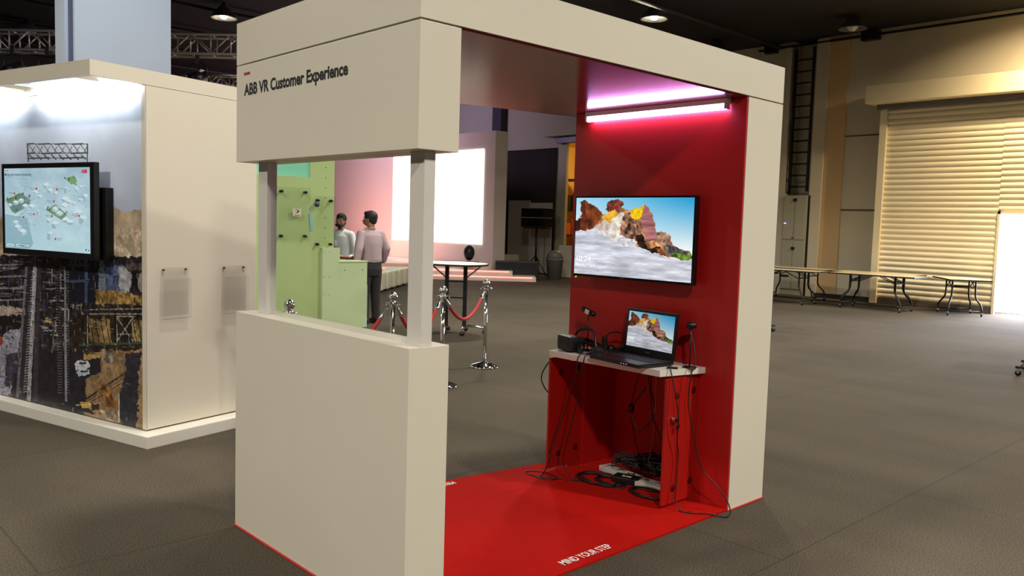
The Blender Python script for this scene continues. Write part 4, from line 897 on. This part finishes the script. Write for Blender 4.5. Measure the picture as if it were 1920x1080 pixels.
# ================================================================== TABLES
TOP = mat('table_top', (206, 188, 150), .3, var=.04); EDGE = mat('table_edge', (26, 23, 21), .5)
def caster(M, par):
    c = MB(); c.lathe([(0, -.012), (.03, -.012), (.034, 0), (.03, .012), (0, .012)], M @ Matrix.Translation((0, 0, .035)) @ Matrix.Rotation(PI/2, 4, 'X'), 16)
    o = c.build('caster', BLACKM, par); d = MB(); d.box((-.012, -.02, .03), (.012, .02, .09), M, .004); d.build('fork', CHROME, o)
def fold_table(label, loc, rz, LL=1.8, WW=.76, hh=.745, group='folding tables along the right wall'):
    t = thing('folding_table', label, 'table', loc, rz, group)
    MB().box((-LL/2+.01, -WW/2+.01, hh-.022), (LL/2-.01, WW/2-.01, hh), bev=.002).build('tabletop', TOP, t)
    e = MB(); e.box((-LL/2, -WW/2, hh-.028), (LL/2, -WW/2+.012, hh-.001)); e.box((-LL/2, WW/2-.012, hh-.028), (LL/2, WW/2, hh-.001)); e.box((-LL/2, -WW/2, hh-.028), (-LL/2+.012, WW/2, hh-.001)); e.box((LL/2-.012, -WW/2, hh-.028), (LL/2, WW/2, hh-.001)); e.build('edging', EDGE, t)
    for s in (-1, 1):
        for y in (-.27, .27):
            x = s*(LL/2-.42)
            MB().tube([(x, y*.8, hh-.03), (x, y*.8, .52), (x+s*.015, y*.85, .36), (x+s*.12, y*1.1, .22), (x+s*.14, y*1.15, .09)], .018, 8, 4).build('leg', BLACKM, t)
            caster(Matrix.Translation((x+s*.14, y*1.15, 0)), t)
            MB().cyl((x, y*.8, .56), (x-s*.32, y*.8, hh-.04), .01, n=8).build('strut', BLACKM, t)
        MB().cyl((x, -.22, .58), (x, .22, .58), .012, n=8).build('crossbar', BLACKM, t); MB().cyl((x+s*.14, -.3, .1), (x+s*.14, .3, .1), .014, n=8).build('foot_bar', BLACKM, t)
    return t
fold_table('long folding table in the front row, nearest the booth end wall', (15.35, 6.9, 0), PI/2+.03)
fold_table('long folding table in the front row, middle of the group', (15.75, 4.98, 0), PI/2+.0)
fold_table('long folding table in the back row, in front of the grey cabinet', (16.5, 7.25, 0), PI/2)
fold_table('long folding table in the back row, in front of the shutter edge', (16.5, 5.3, 0), PI/2)
fold_table('shorter folding table at the right end of the group, turned toward the bright doorway', (16.4, 3.55, 0), .6, 1.25)
def folded_table(label, loc, rz):
    t = thing('folded_table', label, 'table', loc, rz)
    for x_ in (-.075, .05): MB().box((x_, -.38, .2), (x_+.025, .38, 1.12), bev=.003).build('table_half', TOP, t)
    for y_ in (-.3, .3):
        MB().cyl((-.38, y_, .1), (.38, y_, .1), .014, n=8).build('foot_bar', BLACKM, t)
        MB().box((-.035, y_-.015, .1), (.035, y_+.015, 1.0)).build('post', BLACKM, t)
        for x_ in (-.35, .35): caster(Matrix.Translation((x_, y_, 0)), t)
    return t
folded_table('folded rolling table behind the booth end wall, one caster showing at its edge', (10.06, 4.63, 0), -.755)
folded_table('folded rolling table past the right picture edge, one caster showing', (9.28, .12, 0), -1.4)
t = thing('low_bench', 'low bench just behind the right edge of the booth end wall', 'bench', (14.6, 7.35, 0), 1.5)
MB().box((-.5, -.15, .36), (.2, .15, .4), bev=.004).build('seat', TOP, t)
for x_ in (-.4, .1): MB().tube([(x_, -.1, .36), (x_, -.12, .03), (x_, .12, .03), (x_, .1, .36)], .015, 6, 3).build('leg', BLACKM, t)
# tall rolling table
t = thing('high_table', 'tall rolling table with round white top and black frame', 'table', (5.62, 6.6, 0), math.radians(135))
TT = MB(); TT.lathe([(0, .975), (.44, .975), (.45, .985), (.45, .995), (.44, 1.0), (0, 1.0)], n=40); TT.build('tabletop', WHITE2, t)
MB().lathe([(.43, .972), (.456, .972), (.456, .996), (.45, .998)], n=40).build('edging', EDGE, t)
for x_ in (-.13, .13):
    MB().box((x_-.028, -.02, .1), (x_+.028, .02, .97), bev=.004).build('leg', BLACKM, t)
for z_ in (.5, .73): MB().box((-.13, -.012, z_), (.13, .012, z_+.022)).build('crossbar', BLACKM, t)
for s in (-1, 1):
    MB().cyl((s*.13, 0, .78), (s*.35, 0, .965), .012, n=8).build('brace', GREYP, t)
    MB().tube([(s*.13, -.28, .085), (s*.13, -.1, .1), (s*.13, .1, .1), (s*.13, .28, .085)], .017, 8, 3).build('foot', CHROME, t)
    for y_ in (-.28, .28): caster(Matrix.Translation((s*.13, y_, 0)), t)
MB().tube([(-.13, 0, .11), (-.3, 0, .105), (-.42, 0, .085)], .017, 8, 3).build('foot', CHROME, t); caster(Matrix.Translation((-.42, 0, 0)), t)

# ================================================================== PEOPLE
SKIN = mat('skin_brown', (158, 106, 78), .55, var=.06, scale=20); HAIR = mat('hair_black', (20, 17, 16), .6, bump=.3, bscale=90)
def caps(mb, pts, rad, sub=5):
    P = [Vector(p) for p in pts]
    for i in range(len(P)-1):
        n = max(2, int((P[i+1]-P[i]).length/.02))
        mb.cyl(P[i], P[i+1], rad[i], rad[i+1], n=16)
    for p, r in zip(P, rad): mb.sph(p, r, n=16)
def loft(mb, secs, n=24):
    t = bmesh.new(); rings = []
    for (cx, cy, cz, rx, ry) in secs: rings.append([t.verts.new((cx+rx*math.cos(2*PI*k/n), cy+ry*math.sin(2*PI*k/n), cz)) for k in range(n)])
    for A, B in zip(rings, rings[1:]):
        for k in range(n): t.faces.new((A[k], A[(k+1) % n], B[(k+1) % n], B[k]))
    t.faces.new(rings[0][::-1]); t.faces.new(rings[-1]); bmesh.ops.recalc_face_normals(t, faces=t.faces[:]); mb.join(t, None, True)
def person(label, loc, rz, h, shirt, head_yaw, arms, glasses, beard, lean=0.):
    """faces +x; metres for a 1.72 m figure, scaled by h"""
    t = thing('person', label, 'person', loc, rz); t.scale = (h/1.72,)*3
    HM = Matrix.Translation((.015+lean, 0, 1.5)) @ Matrix.Rotation(head_yaw, 4, 'Z')
    def hp_(p): return HM @ Vector(p)
    b = MB()
    # head: skull, face, jaw, nose, ears, neck
    def hs_(c, r, sx=1, sy=1, sz=1): b.sph(hp_(c), r, sx, sy, sz, HM.to_3x3().to_4x4())
    hs_((-.005, 0, .135), .1, 1., .78, .95); hs_((.02, 0, .085), .085, .92, .78, 1.05); hs_((.05, 0, .035), .045, .95, 1.0, .75); hs_((.03, 0, .05), .06, 1, .92, .9)
    caps(b, [hp_((.095, 0, .105)), hp_((.118, 0, .076))], [.010, .016]); hs_((.1, 0, .045), .016, .8, 1.6, .5); hs_((.1, 0, .032), .014, .8, 1.4, .5)
    for s in (-1, 1): hs_((0, s*.08, .092), .024, .7, .35, 1.25); hs_((.083, s*.033, .128), .017, .7, 1.5, .45)
    caps(b, [(.0, 0, 1.40), hp_((-.005, 0, .06))], [.062, .056])
    loft(b, [(.0, 0, .8, .1, .15), (0, 0, .95, .1, .14), (0, 0, 1.2, .11, .16), (lean*.6, 0, 1.36, .1, .17), (lean, 0, 1.45, .06, .07)])
    for s, A in zip((-1, 1), arms):
        caps(b, A, [.05, .045, .036, .026])
        w_ = Vector(A[3]); d = (Vector(A[3])-Vector(A[2])).normalized(); sd = d.cross(Vector((0, 0, 1)));
        if sd.length < .1: sd = Vector((0, 1, 0))
        sd.normalize(); up = sd.cross(d)
        caps(b, [w_, w_+d*.045, w_+d*.085], [.026, .032, .03])
        for k in range(4):
            o_ = sd*(-.028+.019*k); fl = (.062, .07, .066, .052)[k]; p0 = w_+d*.085+o_; p1 = p0+d*fl*.5-up*.006; p2 = p1+d*fl*.4-up*.022
            caps(b, [p0, p1, p2], [.010, .009, .008])
        p0 = w_+d*.03-sd*.03; caps(b, [p0, p0+d*.03-sd*.022, p0+d*.06-sd*.026-up*.008], [.011, .010, .009])
    for s in (-1, 1): caps(b, [(0, s*.09, .88), (.01, s*.1, .48), (-.01, s*.1, .1)], [.085, .058, .042]); caps(b, [(-.03, s*.1, .05), (.14, s*.11, .04)], [.035, .03])
    b.remesh('body', SKIN, t, .0085, 3)
    # eyes
    for s in (-1, 1):
        e = MB().sph(hp_((.0885, s*.033, .112)), .0115); e.build('eye', mat('eye_white', (210, 200, 190), .3), t)
        MB().sph(hp_((.0985, s*.033, .112)), .0055).build('pupil', BLACK, t)
        MB().tube([hp_((.094, s*.016, .132)), hp_((.097, s*.034, .137)), hp_((.086, s*.052, .131))], .0035, 6, 3).build('eyebrow', HAIR, t)
    MB().tube([hp_((.108, -.022, .039)), hp_((.114, 0, .041)), hp_((.108, .022, .039))], .003, 6, 3).build('lips', mat('lip', (120, 66, 56), .5), t)
    hr = MB(); hr.sph(hp_((-.015, 0, .15)), .108, 1., .8, .88, HM.to_3x3().to_4x4()); hr.sph(hp_((-.045, 0, .105)), .078, .85, .95, 1.1, HM.to_3x3().to_4x4()); hr.sph(hp_((.03, 0, .2)), .06, 1.2, 1.1, .6, HM.to_3x3().to_4x4())
    for s in (-1, 1): hr.sph(hp_((-.012, s*.066, .115)), .026, 1.1, .7, 1.6, HM.to_3x3().to_4x4())
    hr.remesh('hair', HAIR, t, .008, 4)
    if beard:
        bd = MB()
        for a in np.linspace(-1.25, 1.25, 15): bd.sph(hp_((.028+.07*math.cos(a), .07*math.sin(a), .022+.03*abs(math.sin(a))**2)), .021, n=10)
        bd.sph(hp_((.085, 0, .012)), .026); bd.tube([hp_((.1, -.03, .05)), hp_((.117, 0, .058)), hp_((.1, .03, .05))], .006, 6, 3)
        bd.remesh('beard', HAIR, t, .006, 3)
    if glasses:
        gl = MB()
        for s in (-1, 1):
            gl.tube([hp_((.112, s*.034+.026*math.cos(a), .11+.018*math.sin(a))) for a in np.linspace(0, 2*PI, 13)], .0024, 6, 2)
            gl.tube([hp_((.108, s*.06, .115)), hp_((.05, s*.082, .115)), hp_((.0, s*.086, .105))], .0024, 6, 3)
        gl.tube([hp_((.112, -.009, .113)), hp_((.116, 0, .117)), hp_((.112, .009, .113))], .0024, 6, 2); gl.build('glasses', BLACK, t)
    # shirt
    s_ = MB(); loft(s_, [(0, 0, .9, .125, .165), (-.003, 0, .98, .14, .172), (0, 0, 1.1, .135, .17), (lean*.4, 0, 1.25, .135, .185), (lean*.7, 0, 1.36, .12, .19), (lean*.9, 0, 1.42, .09, .14), (lean, 0, 1.455, .068, .075)])
    for s, A in zip((-1, 1), arms):
        A = [Vector(a) for a in A]; caps(s_, [A[0], A[1], A[2].lerp(A[3], -.0), A[2].lerp(A[3], .35)], [.072, .066, .056, .05])
        for k in range(4):
            q = A[1].lerp(A[2], .2+.22*k); s_.sph(q+Vector((0, 0, .004*(-1)**k)), .058-.002*k, n=12)
    for s, A in zip((-1, 1), arms): caps(s_, [(lean*.8, s*.03, 1.405), (lean*.5+.01, s*.1, 1.39), (A[0][0], s*.155, 1.375), Vector(A[0]).lerp(Vector(A[1]), .35)], [.06, .074, .074, .07])
    so = s_.remesh('shirt', shirt, t, .009, 14)
    cl = MB()
    for s in (-1, 1): cl.prism([(0, 0), (.075, -.012), (.055, .04), (0, .03)], -.003, .003, Matrix.Translation((.045+lean, s*.012, 1.45)) @ Matrix.Rotation(s*1.25, 4, 'Z') @ Matrix.Rotation(-.5, 4, 'Y'))
    cl.tube([(lean+.07*math.cos(a), .07*math.sin(a), 1.458+.012*math.cos(a+PI)) for a in np.linspace(.5, 2*PI-.5, 12)], .013, 8, 2); cl.build('collar', shirt, so)
    pk = MB().box((.118+lean*.4, -.1, 1.2), (.15+lean*.4, -.03, 1.28), bev=.008).build('pocket', shirt, so)
    tr = MB(); loft(tr, [(0, 0, .74, .12, .168), (-.01, 0, .85, .13, .172), (0, 0, .95, .128, .165)])
    for s in (-1, 1): caps(tr, [(0, s*.088, .84), (.012, s*.095, .48), (-.005, s*.098, .1)], [.098, .078, .064])
    tr.remesh('trousers', mat('trousers_dark', (44, 40, 42), .8, var=.1), t, .01, 4)
    MB().tube([(.132*math.cos(a), .17*math.sin(a), .945) for a in np.linspace(0, 2*PI, 25)], .014, 8, 1).build('belt', BLACK, t)
    for s in (-1, 1):
        sh_ = MB(); caps(sh_, [(-.05, s*.1, .045), (.08, s*.11, .04), (.17, s*.115, .032)], [.045, .043, .032]); sh_.remesh('shoe', mat('shoe_black', (18, 16, 16), .35), t, .009, 3)
    return t
PINK = mat('shirt_pink', (176, 150, 156), .8, var=.05, scale=30, bump=.2, bscale=14); WSH = mat('shirt_white', (226, 226, 232), .8, var=.02, bump=.2, bscale=14)
person('person in a dusty pink shirt and dark trousers, back turned, leaning to a colleague', (5.22, 8.15, 0), math.radians(88), 1.69, PINK, .62,
       (((0.02, -.17, 1.38), (-.03, -.25, 1.16), (.05, -.25, .98), (.2, -.16, 1.02)), ((0.02, .17, 1.38), (-.06, .26, 1.14), (-.04, .27, .98), (.17, .2, 1.0))), 0, 0, .03)
person('bearded person in glasses and a white shirt, facing the camera behind the green counter', (5.28, 9.1, 0), math.radians(214), 1.645, WSH, .1,
       (((0, -.17, 1.38), (.0, -.24, 1.12), (.03, -.24, 1.0), (.2, -.14, 1.02)), ((0, .17, 1.38), (.0, .24, 1.12), (.03, .24, 1.0), (.2, .14, 1.02))), 1, 1, 0)
